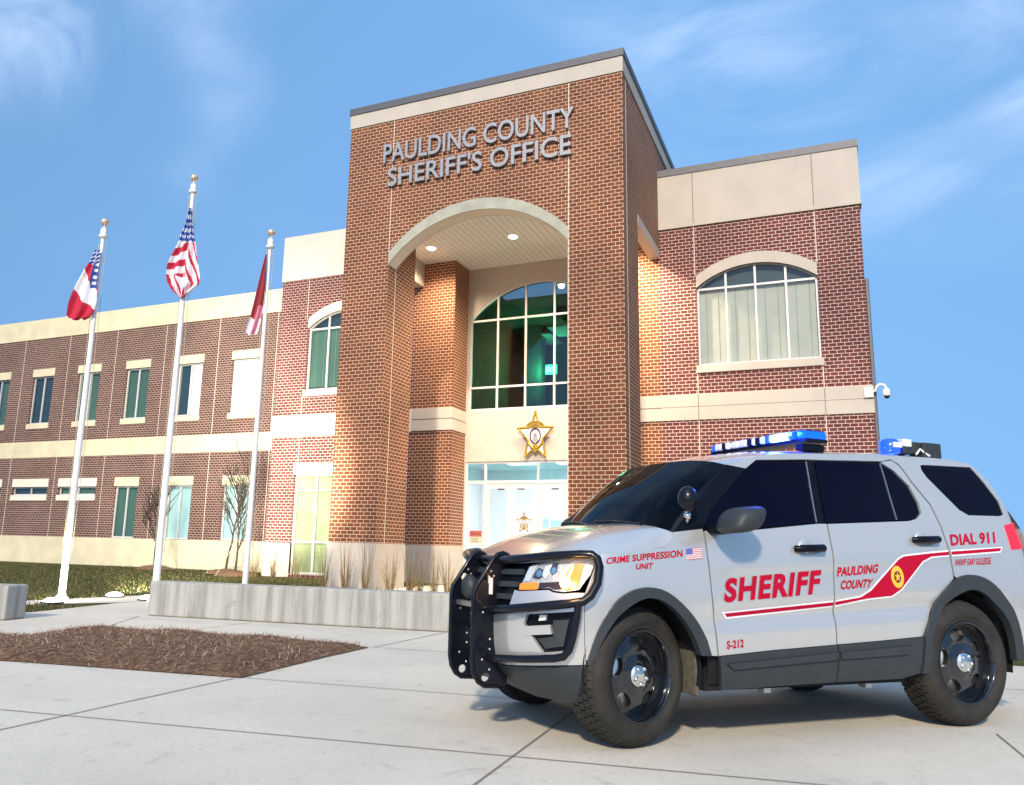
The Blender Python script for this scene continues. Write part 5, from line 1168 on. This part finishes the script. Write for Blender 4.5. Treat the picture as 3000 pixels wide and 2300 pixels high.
def cut(s0, s1):
    """part of the stripe between two door seams"""
    def at(tab, s):
        t = sorted(tab); return interp(s, t)
    U = [p for p in ST_U if s0 < p[0] < s1]; Lw = [p for p in ST_L if s0 < p[0] < s1]
    u0 = [(s0, at(ST_U, s0))] if s0 > .6 else []; l0 = [(s0, at(ST_L, s0))] if s0 > .6 else []
    u1 = [(s1, at(ST_U, s1))] if s1 < 3 else []; l1 = [(s1, at(ST_L, s1))] if s1 < 3 else []
    return u0+U+u1+l1+Lw+l0
for s0, s1, par in ((.5, 1.417, FDL), (1.434, 2.521, RDL), (2.547, 3.2, QPL)):
    P_ = cut(s0, s1); G_ = grow(P_, .011); G_ = [(min(max(a, s0 if s0 > .6 else 0), s1), b) for a, b in G_]
    decal('stripe_border', 'decal_white', G_, o=.0022, par=par); decal('stripe', 'decal_red', P_, o=.0042, par=par)
dtext('lettering', 'decal_red', 'SHERIFF', (.540, .821), (1.292, .877), (.564, .966), (1.334, 1.031), bold=.042, o=.0045, par=FDL, space=1.12)
dtext('lettering', 'decal_red', 'S-212', (.556, .55), (.683, .559), (.557, .598), (.683, .607), par=FDL)
dtext('lettering', 'decal_red', 'PAULDING', (1.463, .986), (1.82, 1.016), (1.476, 1.048), (1.84, 1.074), bold=.035, par=RDL)
dtext('lettering', 'decal_red', 'COUNTY', (1.482, .904), (1.745, .921), (1.495, .963), (1.782, .977), bold=.035, par=RDL)
dtext('lettering', 'decal_red', 'DIAL 911', (2.565, 1.212), (3.04, 1.244), (2.594, 1.294), (3.076, 1.328), bold=.035, par=QPL)
dtext('lettering', 'decal_red', 'SHERIFF GARY GULLEDGE', (2.567, 1.076), (2.934, 1.092), (2.578, 1.118), (2.948, 1.14), bold=.02, par=QPL)
dtext('lettering', 'decal_red', 'CRIME SUPPRESSION', (-.286, 1.037), (.258, 1.090), (-.282, 1.074), (.263, 1.133), bold=.03, par=FFL)
dtext('lettering', 'decal_red', 'UNIT', (-.077, 1.017-.008), (.038, 1.022-.006), (-.072, 1.052-.01), (.047, 1.061-.01), bold=.03, par=FFL)
SC_, SZ_ = 1.996, .992
ell = lambda rx, rz, n=28: [(SC_+rx*math.cos(2*math.pi*k/n), SZ_+rz*math.sin(2*math.pi*k/n)) for k in range(n)]
SE = decal('seal', 'decal_gold', ell(.058, .073), o=.0062, par=RDL)
decal('seal_center', 'decal_deep', ell(.031, .039), o=.0075, par=SE)
decal('seal_star', 'decal_gold', [(SC_+(.029 if k % 2 == 0 else .012)*math.sin(math.pi*k/5), SZ_+(.037 if k % 2 == 0 else .015)*math.cos(math.pi*k/5)) for k in range(10)], o=.0088, par=SE)
fl = lambda u, q: lerp2(lerp2((.283, 1.071), (.403, 1.082), u), lerp2((.286, 1.137), (.404, 1.151), u), q)
FL = decal('flag_decal', 'decal_white', [fl(0, 0), fl(1, 0), fl(1, 1), fl(0, 1)], o=.0025, par=FFL)
mb = ([], [])
for k in range(7):
    u0 = .42 if k >= 3 else 0; z0 = k*2/13; o_ = len(mb[0]); mb[0].extend([fl(u0, z0), fl(1, z0), fl(1, z0+1/13), fl(u0, z0+1/13)]); mb[1].append((o_, o_+1, o_+2, o_+3))
mat('decal_pinkred', (.55, .16, .17), .5)
decal('flag_stripes', 'decal_pinkred', tris=mb, o=.0038, par=FL); decal('flag_canton', 'decal_blue', [fl(0, .46), fl(.42, .46), fl(.42, 1), fl(0, 1)], o=.0038, par=FL)
